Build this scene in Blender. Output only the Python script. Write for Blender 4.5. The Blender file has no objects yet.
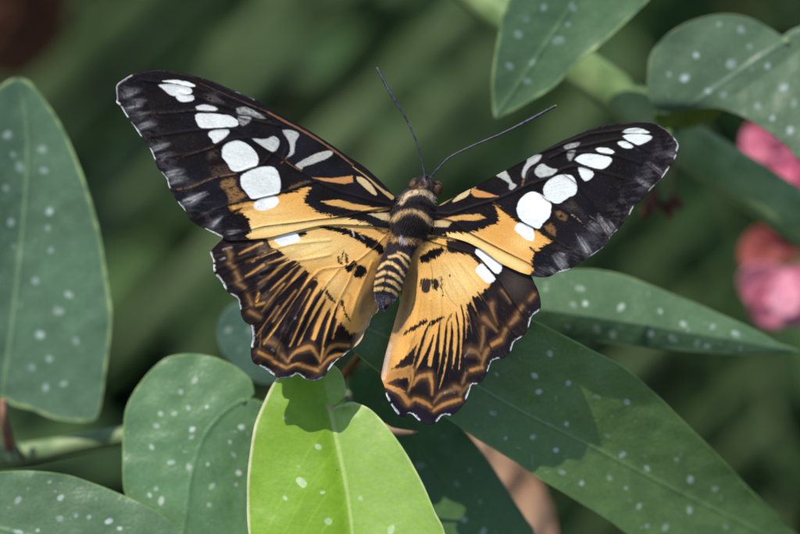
import bpy, math, random
import numpy as np
from mathutils import Vector

random.seed(7)
RNG = np.random.default_rng(11)
C = bpy.context.scene
COL = C.collection

# ------------------------------------------------------------------ camera, sky, sun, exposure
PITCH = math.radians(42)
FW = np.array([0, math.cos(PITCH), -math.sin(PITCH)])
UP = np.array([0, math.sin(PITCH), math.cos(PITCH)])
RT = np.array([1.0, 0, 0])
TGT = np.array([0, 0, 0.45])
DIST = 0.5
CAM = TGT - FW * DIST
MM = 0.16e-3                                   # metres per photo pixel at the butterfly

cd = bpy.data.cameras.new('camera')
cam = bpy.data.objects.new('camera', cd)
COL.objects.link(cam)
cam.location = Vector(CAM)
cam.rotation_euler = (math.pi / 2 - PITCH, 0, 0)
cd.sensor_width = 36
cd.lens = 36 * DIST / (800 * MM)
cd.clip_start = 0.02
cd.clip_end = 600
cd.dof.use_dof = True
cd.dof.focus_distance = DIST - 0.001
cd.dof.aperture_fstop = cd.lens / 16.5
C.camera = cam

SUN = 0.38 * RT - 0.80 * UP + 0.62 * FW        # direction the sunlight travels
SUN /= np.linalg.norm(SUN)
sl = bpy.data.lights.new('sun', 'SUN')
sl.energy = 3.5
sl.angle = math.radians(0.5)
sl.color = (1.0, 0.95, 0.87)
so = bpy.data.objects.new('sun', sl)
so.rotation_euler = Vector(SUN).to_track_quat('-Z', 'Y').to_euler()
so.location = (-1, 0, 3)
COL.objects.link(so)

W = bpy.data.worlds.new('World')
C.world = W
W.use_nodes = True
nt = W.node_tree
nt.nodes.clear()
sky = nt.nodes.new('ShaderNodeTexSky')
sky.sky_type = 'NISHITA'
sky.sun_disc = False
sky.sun_elevation = math.asin(-SUN[2])
sky.sun_rotation = math.atan2(-SUN[0], -SUN[1])
bg = nt.nodes.new('ShaderNodeBackground')
bg.inputs['Strength'].default_value = 0.15
wo = nt.nodes.new('ShaderNodeOutputWorld')
nt.links.new(sky.outputs[0], bg.inputs[0])
nt.links.new(bg.outputs[0], wo.inputs[0])

C.view_settings.view_transform = 'Standard'
C.view_settings.look = 'None'
C.view_settings.exposure = 0.27
C.view_settings.gamma = 1.0
C.view_settings.use_curve_mapping = False


# ------------------------------------------------------------------ helpers
def P(x, y, dz):
    """a point seen at photo pixel (x, y), dz millimetres behind the focus plane (arrays allowed)"""
    x = np.asarray(x, float); y = np.asarray(y, float); dz = np.asarray(dz, float)
    D = DIST + dz / 1000.0
    k = MM * D / DIST
    return CAM + np.multiply.outer(D, FW) + np.multiply.outer((x - 400) * k, RT) + np.multiply.outer(-(y - 267) * k, UP)


def lin(c):
    c = np.asarray(c, float) / 255.0
    return np.where(c <= 0.04045, c / 12.92, ((c + 0.055) / 1.055) ** 2.4)


def Zm(x0, y0, s, *p):
    return [(x0 + q[0] / s, y0 + q[1] / s) + tuple(q[2:]) for q in p]


S6 = 800 / 120.0


def _hash(ix, iy, seed):
    h = (ix.astype(np.int64) * 374761393 + iy.astype(np.int64) * 668265263 + seed * 1442695041) & 0x7fffffff
    h = ((h ^ (h >> 13)) * 1274126177) & 0x7fffffff
    h = (h ^ (h >> 16)) & 0xffff
    return h / 65535.0


def vnoise(x, y, scale, seed=0):
    x = x / scale; y = y / scale
    ix = np.floor(x); iy = np.floor(y)
    fx = x - ix; fy = y - iy
    fx = fx * fx * (3 - 2 * fx); fy = fy * fy * (3 - 2 * fy)
    a = _hash(ix, iy, seed); b = _hash(ix + 1, iy, seed); c = _hash(ix, iy + 1, seed); d = _hash(ix + 1, iy + 1, seed)
    return (a * (1 - fx) + b * fx) * (1 - fy) + (c * (1 - fx) + d * fx) * fy - 0.5


def fnoise(x, y, scale, seed=0, oct=3):
    r = 0; a = 1.0
    for k in range(oct):
        r = r + a * vnoise(x + 17.3 * k, y - 9.1 * k, scale, seed + k)
        a *= 0.55; scale *= 0.5
    return r


def catmull(pts, n, closed=False):
    p = np.asarray(pts, float)
    m = len(p)
    out = []
    segs = m if closed else m - 1
    per = 14
    for i in range(segs):
        if closed:
            p0, p1, p2, p3 = p[(i - 1) % m], p[i], p[(i + 1) % m], p[(i + 2) % m]
        else:
            p1, p2 = p[i], p[i + 1]
            p0 = p[i - 1] if i > 0 else 2 * p1 - p2
            p3 = p[i + 2] if i + 2 < m else 2 * p2 - p1
        t = np.linspace(0, 1, per, endpoint=False)[:, None]
        # tension slightly above catmull keeps notches crisp
        m1 = (p2 - p0) * 0.42; m2 = (p3 - p1) * 0.42
        L = np.linalg.norm(p2[:2] - p1[:2])
        for mm_ in (m1, m2):
            l = np.linalg.norm(mm_[:2])
            if l > 1.2 * L and l > 0:
                mm_ *= 1.2 * L / l
        h00 = 2 * t**3 - 3 * t**2 + 1; h10 = t**3 - 2 * t**2 + t; h01 = -2 * t**3 + 3 * t**2; h11 = t**3 - t**2
        out.append(h00 * p1 + h10 * m1 + h01 * p2 + h11 * m2)
    o = np.vstack(out)
    if not closed:
        o = np.vstack([o, p[-1:]])
    q = np.vstack([o, o[:1]]) if closed else o
    dl = np.linalg.norm(np.diff(q, axis=0), axis=1)
    s = np.concatenate([[0], np.cumsum(dl)])
    tt = np.linspace(0, s[-1], n + 1)[:-1] if closed else np.linspace(0, s[-1], n)
    return np.stack([np.interp(tt, s, q[:, k]) for k in range(q.shape[1])], 1)


def np_mesh(name, verts, quads, mat, parent=None, col=None, smooth=True, tris=None):
    me = bpy.data.meshes.new(name)
    verts = np.ascontiguousarray(verts, np.float32)
    nq = len(quads) if quads is not None else 0
    ntri = len(tris) if tris is not None else 0
    idx = []
    if nq: idx.append(np.asarray(quads, np.int32).ravel())
    if ntri: idx.append(np.asarray(tris, np.int32).ravel())
    idx = np.concatenate(idx)
    starts = np.concatenate([np.arange(nq) * 4, nq * 4 + np.arange(ntri) * 3]).astype(np.int32)
    me.vertices.add(len(verts)); me.vertices.foreach_set('co', verts.ravel())
    me.loops.add(len(idx)); me.loops.foreach_set('vertex_index', idx)
    me.polygons.add(nq + ntri); me.polygons.foreach_set('loop_start', starts)
    me.polygons.foreach_set('use_smooth', np.full(nq + ntri, smooth))
    me.update(calc_edges=True)
    me.validate()
    if col is not None:
        ca = me.color_attributes.new('Col', 'FLOAT_COLOR', 'POINT')
        c4 = np.ones((len(verts), 4), np.float32); c4[:, :3] = col
        ca.data.foreach_set('color', c4.ravel())
    me.materials.append(mat)
    o = bpy.data.objects.new(name, me)
    COL.objects.link(o)
    if parent is not None:
        o.parent = parent
        o.matrix_parent_inverse = parent.matrix_world.inverted()
        if parent.type == 'EMPTY':
            o.matrix_parent_inverse.identity()
            o.location = -parent.location
    return o


def thing(name, label, cat, loc, group=None):
    o = bpy.data.objects.new(name, None)
    COL.objects.link(o)
    o.empty_display_size = 0.02
    o.location = Vector(loc)
    o['label'] = label; o['category'] = cat
    if group: o['group'] = group
    return o


def solidify(o, t):
    m = o.modifiers.new('thickness', 'SOLIDIFY')
    m.thickness = t; m.offset = 0


def tube_np(pts, rad, n=140, sides=14, closed_ends=True):
    """smooth tube through 3-D points with interpolated radius -> verts, quads"""
    p = np.asarray(pts, float); r = np.asarray(rad, float)
    q = np.hstack([p, r[:, None]])
    m = len(q)
    out = []
    per = max(2, n // max(1, m - 1))
    for i in range(m - 1):
        p1, p2 = q[i], q[i + 1]
        p0 = q[i - 1] if i else 2 * p1 - p2
        p3 = q[i + 2] if i + 2 < m else 2 * p2 - p1
        t = np.linspace(0, 1, per, endpoint=False)[:, None]
        out.append(0.5 * ((2 * p1) + (-p0 + p2) * t + (2 * p0 - 5 * p1 + 4 * p2 - p3) * t**2 + (-p0 + 3 * p1 - 3 * p2 + p3) * t**3))
    o = np.vstack(out + [q[-1:]])
    c, rr = o[:, :3], np.maximum(o[:, 3], 1e-6)
    T = np.gradient(c, axis=0); T /= np.linalg.norm(T, axis=1)[:, None] + 1e-12
    ref = FW.copy()
    verts = []
    for i in range(len(c)):
        a = np.cross(T[i], ref)
        if np.linalg.norm(a) < 1e-3: a = np.cross(T[i], RT)
        a /= np.linalg.norm(a); b = np.cross(T[i], a)
        an = np.linspace(0, 2 * math.pi, sides, endpoint=False)
        verts.append(c[i] + rr[i] * (np.outer(np.cos(an), a) + np.outer(np.sin(an), b)))
    v = np.vstack(verts); k = len(c)
    I, J = np.meshgrid(np.arange(k - 1), np.arange(sides), indexing='ij')
    I = I.ravel(); J = J.ravel(); J2 = (J + 1) % sides
    quads = np.stack([I * sides + J, (I + 1) * sides + J, (I + 1) * sides + J2, I * sides + J2], 1)
    v = np.vstack([v, c[:1], c[-1:]])
    n0 = len(v) - 2
    j = np.arange(sides); j2 = (j + 1) % sides
    tris = np.vstack([np.stack([np.full(sides, n0), j, j2], 1), np.stack([np.full(sides, n0 + 1), (k - 1) * sides + j2, (k - 1) * sides + j], 1)])
    return v, quads, tris


def tube(name, pts, rad, mat, parent=None, n=140, sides=14, colfun=None):
    v, q, t = tube_np(pts, rad, n, sides)
    return np_mesh(name, v, q, mat, parent, tris=t, col=None if colfun is None else colfun(v))


def joined(parts):
    V = []; Q = []; T = []; k = 0
    for v, q, t in parts:
        V.append(v); Q.append(np.asarray(q) + k); T.append(np.asarray(t) + k); k += len(v)
    return np.vstack(V), np.vstack(Q), np.vstack(T)


# ------------------------------------------------------------------ painting (surface pattern in photo-pixel units)
class Paint:
    def __init__(s, x, y, base, seed=0):
        s.x = x; s.y = y
        s.c = np.tile(lin(base), (len(x), 1))
        s.seed = seed
        s.n1 = fnoise(x, y, 3.0, seed + 50, 2)
        s.n2 = vnoise(x, y, 1.1, seed + 90)
        s.n3 = fnoise(x, y, 14.0, seed + 120, 3)
        s.nr = 0 * x

    def radial(s, px, py):
        """hair-like grain running outwards from the wing root"""
        th = np.arctan2(s.y - py, s.x - px); r = np.hypot(s.x - px, s.y - py)
        s.nr = vnoise(th * 110, r / 13.0, 1.0, s.seed + 11) + 0.6 * vnoise(th * 230, r / 9.0, 1.0, s.seed + 12)

    def _put(s, m, d, col, soft, rough, strength, tone):
        d = d + rough * (1.1 * s.n1[m] + 1.0 * s.n2[m] + 1.9 * s.nr[m])
        a = np.clip(0.5 - d / (2 * soft), 0, 1)
        a = a * a * (3 - 2 * a) * strength
        if tone: a = a * np.clip(0.75 + tone * s.n1[m] + tone * s.n2[m] + tone * s.nr[m], 0, 1)
        s.c[m] = s.c[m] * (1 - a[:, None]) + lin(col) * a[:, None]

    def poly(s, pts, col, soft=0.8, rough=0.4, strength=1.0, tone=0):
        p = np.asarray(pts, float)
        pad = soft + 3 * rough + 2
        m = np.where((s.x > p[:, 0].min() - pad) & (s.x < p[:, 0].max() + pad) & (s.y > p[:, 1].min() - pad) & (s.y < p[:, 1].max() + pad))[0]
        if not len(m): return
        x = s.x[m]; y = s.y[m]
        dist = np.full(len(m), 1e9); inside = np.zeros(len(m), bool)
        for i in range(len(p)):
            ax, ay = p[i]; bx, by = p[(i + 1) % len(p)]
            ex, ey = bx - ax, by - ay
            t = np.clip(((x - ax) * ex + (y - ay) * ey) / (ex * ex + ey * ey + 1e-9), 0, 1)
            dist = np.minimum(dist, np.hypot(x - ax - t * ex, y - ay - t * ey))
            cr = ((ay > y) != (by > y)) & (x < ex * (y - ay) / (ey if ey else 1e-9) + ax)
            inside ^= cr
        s._put(m, np.where(inside, -dist, dist), col, soft, rough, strength, tone)

    def blob(s, pts, col, soft=0.7, rough=0.25, strength=1.0, tone=0):
        s.poly(catmull(pts, max(16, 3 * len(pts)), True), col, soft, rough, strength, tone)

    def line(s, pts, w, col, soft=0.7, rough=0.25, strength=1.0, tone=0):
        """stroke; w = full width, a number or one per point"""
        p = np.asarray(pts, float)
        w = np.full(len(p), w, float) if np.isscalar(w) else np.interp(np.linspace(0, 1, len(p)), np.linspace(0, 1, len(w)), w)
        if len(p) > 2:
            q = catmull(np.hstack([p, w[:, None]]), 5 * len(p))
            p, w = q[:, :2], q[:, 2]
        pad = w.max() + soft + 3 * rough + 2
        m = np.where((s.x > p[:, 0].min() - pad) & (s.x < p[:, 0].max() + pad) & (s.y > p[:, 1].min() - pad) & (s.y < p[:, 1].max() + pad))[0]
        if not len(m): return
        x = s.x[m]; y = s.y[m]; d = np.full(len(m), 1e9)
        for i in range(len(p) - 1):
            ax, ay = p[i]; ex, ey = p[i + 1] - p[i]
            t = np.clip(((x - ax) * ex + (y - ay) * ey) / (ex * ex + ey * ey + 1e-9), 0, 1)
            d = np.minimum(d, np.hypot(x - ax - t * ex, y - ay - t * ey) - 0.5 * (w[i] * (1 - t) + w[i + 1] * t))
        s._put(m, d, col, soft, rough, strength, tone)

    def tint(s, mask, col):
        mask = np.clip(mask, 0, 1)[:, None]
        s.c = s.c * (1 - mask) + lin(col) * mask


def pline_dist(x, y, pts):
    p = np.asarray(pts, float); d = np.full(len(x), 1e9); side = np.zeros(len(x))
    for i in range(len(p) - 1):
        ax, ay = p[i]; ex, ey = p[i + 1] - p[i]
        t = np.clip(((x - ax) * ex + (y - ay) * ey) / (ex * ex + ey * ey + 1e-9), 0, 1)
        dd = np.hypot(x - ax - t * ex, y - ay - t * ey)
        cr = ex * (y - ay) - ey * (x - ax)
        k = dd < d
        d[k] = dd[k]; side[k] = np.sign(cr)[k]
    return d, side


def fan(outline, pole, N, NR):
    """grid from a pole to a closed outline: x, y, edge distance, quads"""
    o = catmull(outline, N, True)
    px, py = pole
    th = np.unwrap(np.arctan2(o[:, 1] - py, o[:, 0] - px))
    R = np.hypot(o[:, 0] - px, o[:, 1] - py)
    if th[-1] < th[0]:
        o = o[::-1]; th = np.unwrap(np.arctan2(o[:, 1] - py, o[:, 0] - px)); R = R[::-1]
    for i in range(1, N):
        if th[i] <= th[i - 1] + 2e-5: th[i] = th[i - 1] + 2e-5
    r = np.linspace(0.0008, 1, NR)
    X = px + np.outer(r, R * np.cos(th)); Y = py + np.outer(r, R * np.sin(th))
    E = np.outer(1 - r, R)
    I, J = np.meshgrid(np.arange(NR - 1), np.arange(N), indexing='ij')
    I = I.ravel(); J = J.ravel(); J2 = (J + 1) % N
    q = np.stack([I * N + J, I * N + J2, (I + 1) * N + J2, (I + 1) * N + J], 1)
    return X.ravel(), Y.ravel(), E.ravel(), q


# ------------------------------------------------------------------ materials
def material(name):
    m = bpy.data.materials.new(name); m.use_nodes = True
    n = m.node_tree
    return m, n, n.nodes['Principled BSDF'], n.nodes['Material Output']


def node(n, t, **kw):
    o = n.nodes.new(t)
    for k, v in kw.items():
        if hasattr(o, k): setattr(o, k, v)
        else: o.inputs[k.replace('_', ' ')].default_value = v
    return o


def painted(name, rough=0.6, spec=0.2, nscale=5000, namt=0.25, bump=0.15, bscale=6000, trans=0.0, tcol=(0.4, 0.6, 0.1, 1), sheen=0.0, bdist=0.0001, coat=0.0, rvar=0.0):
    """colour from the painted surface pattern, broken up by fine noise, with bump and some light passing through"""
    m, n, b, out = material(name)
    at = node(n, 'ShaderNodeAttribute', attribute_name='Col')
    tc = node(n, 'ShaderNodeTexCoord')
    nz = node(n, 'ShaderNodeTexNoise', Scale=nscale, Detail=3.0)
    n.links.new(tc.outputs['Object'], nz.inputs['Vector'])
    mr = node(n, 'ShaderNodeMapRange'); mr.inputs['From Min'].default_value = 0.25; mr.inputs['From Max'].default_value = 0.75
    mr.inputs['To Min'].default_value = 1 - namt; mr.inputs['To Max'].default_value = 1 + namt
    n.links.new(nz.outputs['Fac'], mr.inputs['Value'])
    mx = node(n, 'ShaderNodeMix', data_type='RGBA', blend_type='MULTIPLY')
    mx.inputs[0].default_value = 1
    n.links.new(at.outputs['Color'], mx.inputs[6]); n.links.new(mr.outputs[0], mx.inputs[7])
    n.links.new(mx.outputs[2], b.inputs['Base Color'])
    b.inputs['Roughness'].default_value = rough
    b.inputs['Specular IOR Level'].default_value = spec
    if sheen: b.inputs['Sheen Weight'].default_value = sheen
    if coat:
        b.inputs['Coat Weight'].default_value = coat; b.inputs['Coat Roughness'].default_value = 0.25
    if rvar:
        n3 = node(n, 'ShaderNodeTexNoise', Scale=160, Detail=4.0)
        n.links.new(tc.outputs['Object'], n3.inputs['Vector'])
        m3 = node(n, 'ShaderNodeMapRange'); m3.inputs['To Min'].default_value = rough - rvar; m3.inputs['To Max'].default_value = rough + rvar
        n.links.new(n3.outputs['Fac'], m3.inputs['Value']); n.links.new(m3.outputs[0], b.inputs['Roughness'])
    n2 = node(n, 'ShaderNodeTexNoise', Scale=bscale, Detail=4.0)
    n.links.new(tc.outputs['Object'], n2.inputs['Vector'])
    bp = node(n, 'ShaderNodeBump', Strength=bump, Distance=bdist)
    n.links.new(n2.outputs['Fac'], bp.inputs['Height']); n.links.new(bp.outputs[0], b.inputs['Normal'])
    if trans:
        tr = node(n, 'ShaderNodeBsdfTranslucent')
        m2 = node(n, 'ShaderNodeMix', data_type='RGBA', blend_type='MULTIPLY'); m2.inputs[0].default_value = 1
        n.links.new(mx.outputs[2], m2.inputs[6]); m2.inputs[7].default_value = tcol
        n.links.new(m2.outputs[2], tr.inputs['Color'])
        ms = node(n, 'ShaderNodeMixShader'); ms.inputs[0].default_value = trans
        n.links.new(b.outputs[0], ms.inputs[1]); n.links.new(tr.outputs[0], ms.inputs[2]); n.links.new(ms.outputs[0], out.inputs['Surface'])
    return m


def simple(name, c1, c2, scale, rough=0.5, spec=0.3, bump=0.2, trans=0.0, bdist=0.0005):
    """two tones mixed by noise"""
    m, n, b, out = material(name)
    tc = node(n, 'ShaderNodeTexCoord')
    nz = node(n, 'ShaderNodeTexNoise', Scale=scale, Detail=5.0)
    n.links.new(tc.outputs['Object'], nz.inputs['Vector'])
    cr = node(n, 'ShaderNodeValToRGB')
    cr.color_ramp.elements[0].position = 0.35; cr.color_ramp.elements[1].position = 0.65
    cr.color_ramp.elements[0].color = (*lin(c1), 1); cr.color_ramp.elements[1].color = (*lin(c2), 1)
    n.links.new(nz.outputs['Fac'], cr.inputs['Fac']); n.links.new(cr.outputs['Color'], b.inputs['Base Color'])
    b.inputs['Roughness'].default_value = rough; b.inputs['Specular IOR Level'].default_value = spec
    bp = node(n, 'ShaderNodeBump', Strength=bump, Distance=bdist)
    n.links.new(nz.outputs['Fac'], bp.inputs['Height']); n.links.new(bp.outputs[0], b.inputs['Normal'])
    if trans:
        tr = node(n, 'ShaderNodeBsdfTranslucent'); n.links.new(cr.outputs['Color'], tr.inputs['Color'])
        ms = node(n, 'ShaderNodeMixShader'); ms.inputs[0].default_value = trans
        n.links.new(b.outputs[0], ms.inputs[1]); n.links.new(tr.outputs[0], ms.inputs[2]); n.links.new(ms.outputs[0], out.inputs['Surface'])
    return m


M_wing = painted('wing_scales', rough=0.6, spec=0.10, nscale=4200, namt=0.13, bump=0.22, bscale=5200, bdist=0.00006)
M_body = painted('body_fuzz', rough=0.8, spec=0.1, nscale=4000, namt=0.35, bump=0.6, bscale=3000, bdist=0.0003, sheen=0.15)
M_hair = painted('hair', rough=0.6, spec=0.15, nscale=3000, namt=0.3, bump=0)
M_ant = simple('antenna_slate', (38, 36, 44), (78, 75, 90), 1500, rough=0.5, spec=0.35)
M_anttip = simple('antenna_tip', (120, 80, 60), (150, 105, 75), 3000)
M_eye = simple('eye_brown', (64, 42, 28), (106, 74, 46), 1400, rough=0.5, spec=0.3, bump=0.1, bdist=0.0001)
M_leg = simple('leg_dark', (40, 34, 34), (70, 60, 55), 2000)
M_leaf = painted('begonia_leaf', rough=0.38, spec=0.42, nscale=1500, namt=0.10, bump=0.4, bscale=1500, bdist=0.00022, trans=0.12, tcol=(0.9, 1.0, 0.5, 1), rvar=0.08)
M_lime = painted('young_leaf', rough=0.44, spec=0.4, nscale=1500, namt=0.07, bump=0.22, bscale=1200, bdist=0.00022, trans=0.28, tcol=(1.0, 1.0, 0.7, 1), rvar=0.08)
M_stem = simple('cane_green', (96, 122, 76), (134, 152, 102), 260, rough=0.45, spec=0.35, bump=0.15)
M_cane = simple('cane_green', (96, 122, 70), (136, 156, 102), 160, rough=0.5, spec=0.2, bump=0.2)
M_petiole = simple('petiole_brown', (108, 72, 42), (138, 98, 58), 500, rough=0.5)
M_node = simple('node_ring', (150, 105, 85), (170, 130, 100), 400)
M_dry = simple('dry_leaf', (160, 124, 98), (196, 162, 134), 60, rough=0.8, spec=0.1, trans=0.2)
M_rust = simple('rust_leaf', (70, 44, 32), (98, 64, 46), 40, rough=0.8, spec=0.1)
M_bract = simple('red_bract', (92, 50, 38), (120, 72, 54), 200, rough=0.6, trans=0.2)
M_pink = simple('pink_petal', (214, 100, 132), (242, 186, 202), 45, rough=0.5, spec=0.25, trans=0.3)
M_coral = simple('coral_petal', (140, 66, 62), (180, 98, 90), 60, rough=0.5, spec=0.25, trans=0.25)
M_palm = simple('palm_green', (62, 80, 46), (96, 112, 72), 30, rough=0.6, spec=0.1, trans=0.15)
M_palm2 = simple('palm_dark', (26, 40, 20), (44, 62, 32), 30, rough=0.6, spec=0.1, trans=0.1)
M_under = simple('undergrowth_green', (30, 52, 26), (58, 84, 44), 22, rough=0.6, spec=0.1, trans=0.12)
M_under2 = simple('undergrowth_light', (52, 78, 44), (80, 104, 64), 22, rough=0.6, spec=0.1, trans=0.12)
M_wood = simple('shrub_stem', (62, 46, 32), (92, 74, 52), 90, rough=0.8)
M_soil = simple('garden_soil', (34, 24, 17), (66, 48, 34), 40, rough=0.95, spec=0.1, bump=0.8, bdist=0.01)

# ------------------------------------------------------------------ the ground
gv = []; gn = 120
u = np.linspace(-1, 1, gn); u = np.sign(u) * (np.abs(u) ** 4) * 150 + u * 1.5
GX, GY = np.meshgrid(u, u, indexing='ij')
gz = 0.02 * fnoise(GX.ravel(), GY.ravel(), 0.25, 5)
I, J = np.meshgrid(np.arange(gn - 1), np.arange(gn - 1), indexing='ij'); I = I.ravel(); J = J.ravel()
g = np_mesh('ground', np.stack([GX.ravel(), GY.ravel(), gz], 1), np.stack([I * gn + J, (I + 1) * gn + J, (I + 1) * gn + J + 1, I * gn + J + 1], 1), M_soil)
g['kind'] = 'structure'

# ------------------------------------------------------------------ BUTTERFLY
bt = thing('butterfly', 'black, orange and white butterfly with spread wings resting on the spotted leaves', 'butterfly', P(405, 235, 3))

BLK = (17, 13, 14); BLK2 = (30, 27, 34); YEL = (228, 168, 86); PALE = (248, 216, 142); ORG = (206, 142, 70)
WHT = (226, 228, 220); GRY = (176, 174, 168); TAN = (158, 122, 84); DUST = (150, 148, 152); CREAM = (212, 184, 132)


def wing_z(x, y):
    a = np.abs(x - 412)
    return -1.2 - 0.020 * a + 0.000022 * a * a


def ridges(x, y, veins, amp, w=1.6):
    z = np.zeros(len(x))
    for v in veins:
        d, _ = pline_dist(x, y, v)
        z -= amp * np.exp(-(d / w) ** 2)
    return z


def build_wing(name, outline, pole, N, NR, painter, veins, zextra, label=None):
    x, y, e, q = fan(outline, pole, N, NR)
    pt = painter(x, y, e)
    wm = np.clip((pt.c.min(1) - 0.5) * 6, 0, 1)
    pt.tint(wm * np.clip(0.18 + 0.5 * pt.nr + 0.6 * pt.n3 + 0.35 * pt.n2, 0, 0.5), (196, 198, 192))
    z = wing_z(x, y) + zextra(x, y) + ridges(x, y, veins, 0.10) + 0.35 * fnoise(x, y, 60, 3, 2)
    o = np_mesh(name, P(x, y, z), q, M_wing, bt, col=np.clip(pt.c, 0.002, 0.9))
    solidify(o, 0.00008)
    if label: o['label'] = label
    return o


def dark_mottle(p, seed, blue=0.5):
    p.tint(np.clip(0.25 + 0.9 * p.n3, 0, 0.7), (30, 22, 19))
    p.tint(np.clip(blue * (0.2 + 1.2 * fnoise(p.x, p.y, 22, seed + 7, 2)), 0, 0.6), (29, 29, 40))
    sp = vnoise(p.x, p.y, 0.9, seed + 31)
    p.tint(np.clip((sp - 0.36) * 4, 0, 0.14), (96, 90, 90))


def fringe(p, segs, w=2.2, col=(244, 242, 240)):
    for s in segs:
        p.line(s, w, col, 0.9, 0.7, 1.0, 0.5)


def dust(p, s, w, k):
    """pale scales: a faint patch and a bundle of hair-thin streaks"""
    w = np.atleast_1d(w).astype(float)
    p.line(s, list(w * 1.3) if len(w) > 1 else float(w[0] * 1.3), DUST, 2.6, 0.8, k * 0.32, 0.5)
    a = np.asarray(s, float); d = a[-1] - a[0]; n = np.array([-d[1], d[0]]) / (np.hypot(*d) + 1e-9)
    for j in range(max(3, int(w.max() * 1.1))):
        o = RNG.uniform(-0.55, 0.55) * w.max(); t0, t1 = RNG.uniform(0, 0.2), RNG.uniform(0.55, 1.25)
        q0 = a[0] + d * t0 + n * o; q1 = a[0] + d * t1 + n * o * 0.7
        p.line([q0, (q0 + q1) / 2 + n * RNG.uniform(-0.3, 0.3), q1], [0.6, 1.1, 0.2], (184, 180, 178), 0.9, 0.5, k * RNG.uniform(0.35, 0.85), 0.9)


# ---- left forewing
V1 = lambda *p: Zm(110, 60, S6, *p)
V2 = lambda *p: Zm(190, 90, S6, *p)
V3 = lambda *p: Zm(150, 130, S6, *p)
V4 = lambda *p: Zm(190, 180, S6, *p)
V5 = lambda *p: Zm(280, 120, S6, *p)
V6 = lambda *p: Zm(290, 180, S6, *p)
V7 = lambda *p: Zm(200, 230, S6, *p)
V8 = lambda *p: Zm(230, 310, S6, *p)
W1 = lambda *p: Zm(290, 250, S6, *p)
W2 = lambda *p: Zm(290, 310, S6, *p)
R3 = lambda *p: Zm(430, 140, S6, *p)
R4 = lambda *p: Zm(420, 190, S6, *p)
R5 = lambda *p: Zm(570, 110, S6, *p)
R6 = lambda *p: Zm(500, 180, S6, *p)
H1 = lambda *p: Zm(450, 220, S6, *p)
H2 = lambda *p: Zm(440, 280, S6, *p)
H3 = lambda *p: Zm(420, 340, S6, *p)
H7 = lambda *p: Zm(370, 240, S6, *p)
H8 = lambda *p: Zm(370, 330, 641 / 120.0, *p)

LF_out = [(412, 200), (404, 197), (395.5, 199), (388, 189), (377.5, 178.3), (364, 166.5), (347.5, 156), (332.5, 145.5), (310, 131), (286, 117), (268, 106.5), (254.5, 99),
          (232, 89.5), (212, 81), (194, 75.7), (177.5, 72), (161, 70.2), (150, 69.5), (140, 70.8), (129.5, 75.6), (119, 82.4), (116, 87), (117, 97.5), (116.3, 102.5),
          (121, 107), (126.5, 116), (134, 126), (141, 136.5), (150, 148.5), (154.3, 158.5), (157.5, 167.5), (162, 172.8), (167, 179.5), (169.5, 188.5), (178.5, 202.8),
          (184.5, 210), (190, 219.5), (197, 225), (206.5, 229.5), (220, 236.3), (229, 240.3), (254.5, 239.2), (274, 236.8), (292, 232), (308, 228), (323, 225), (342.5, 224.2), (368, 225.8), (386, 228), (404, 228), (414, 214)]
LF_veins = [[(398, 206), (370, 200), (340, 192), (316, 181.5), (295, 166.5), (283, 159.5), (262, 147), (248, 138), (236, 130), (215, 128.6), (190, 131), (150, 137)],
            [(316, 181.5), (280, 193.5), (250, 200.5), (229, 204.5), (212, 211.5), (198, 219)],
            [(394, 207), (362, 212), (342, 217), (320, 219.5), (290, 223.5), (265, 226.5), (247, 231), (232, 235.5)],
            [(273, 153), (263, 164.5), (250, 168), (236, 173.3), (214, 177), (192, 186), (172, 190.5)],
            [(246, 138), (236, 138.6), (224, 141.6), (210, 149), (192, 153.5), (152, 160)],
            [(353, 167), (331, 149), (310, 135), (268, 112.5), (230, 98), (190, 86), (140, 80)],
            [(280, 126), (255, 121), (240, 117.5), (222, 112), (195, 110.6), (173, 112), (150, 113.5), (125, 119)],
            [(283, 159.5), (287, 148), (283, 128), (270, 117), (240, 111), (210, 101), (180, 92)]]


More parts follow.
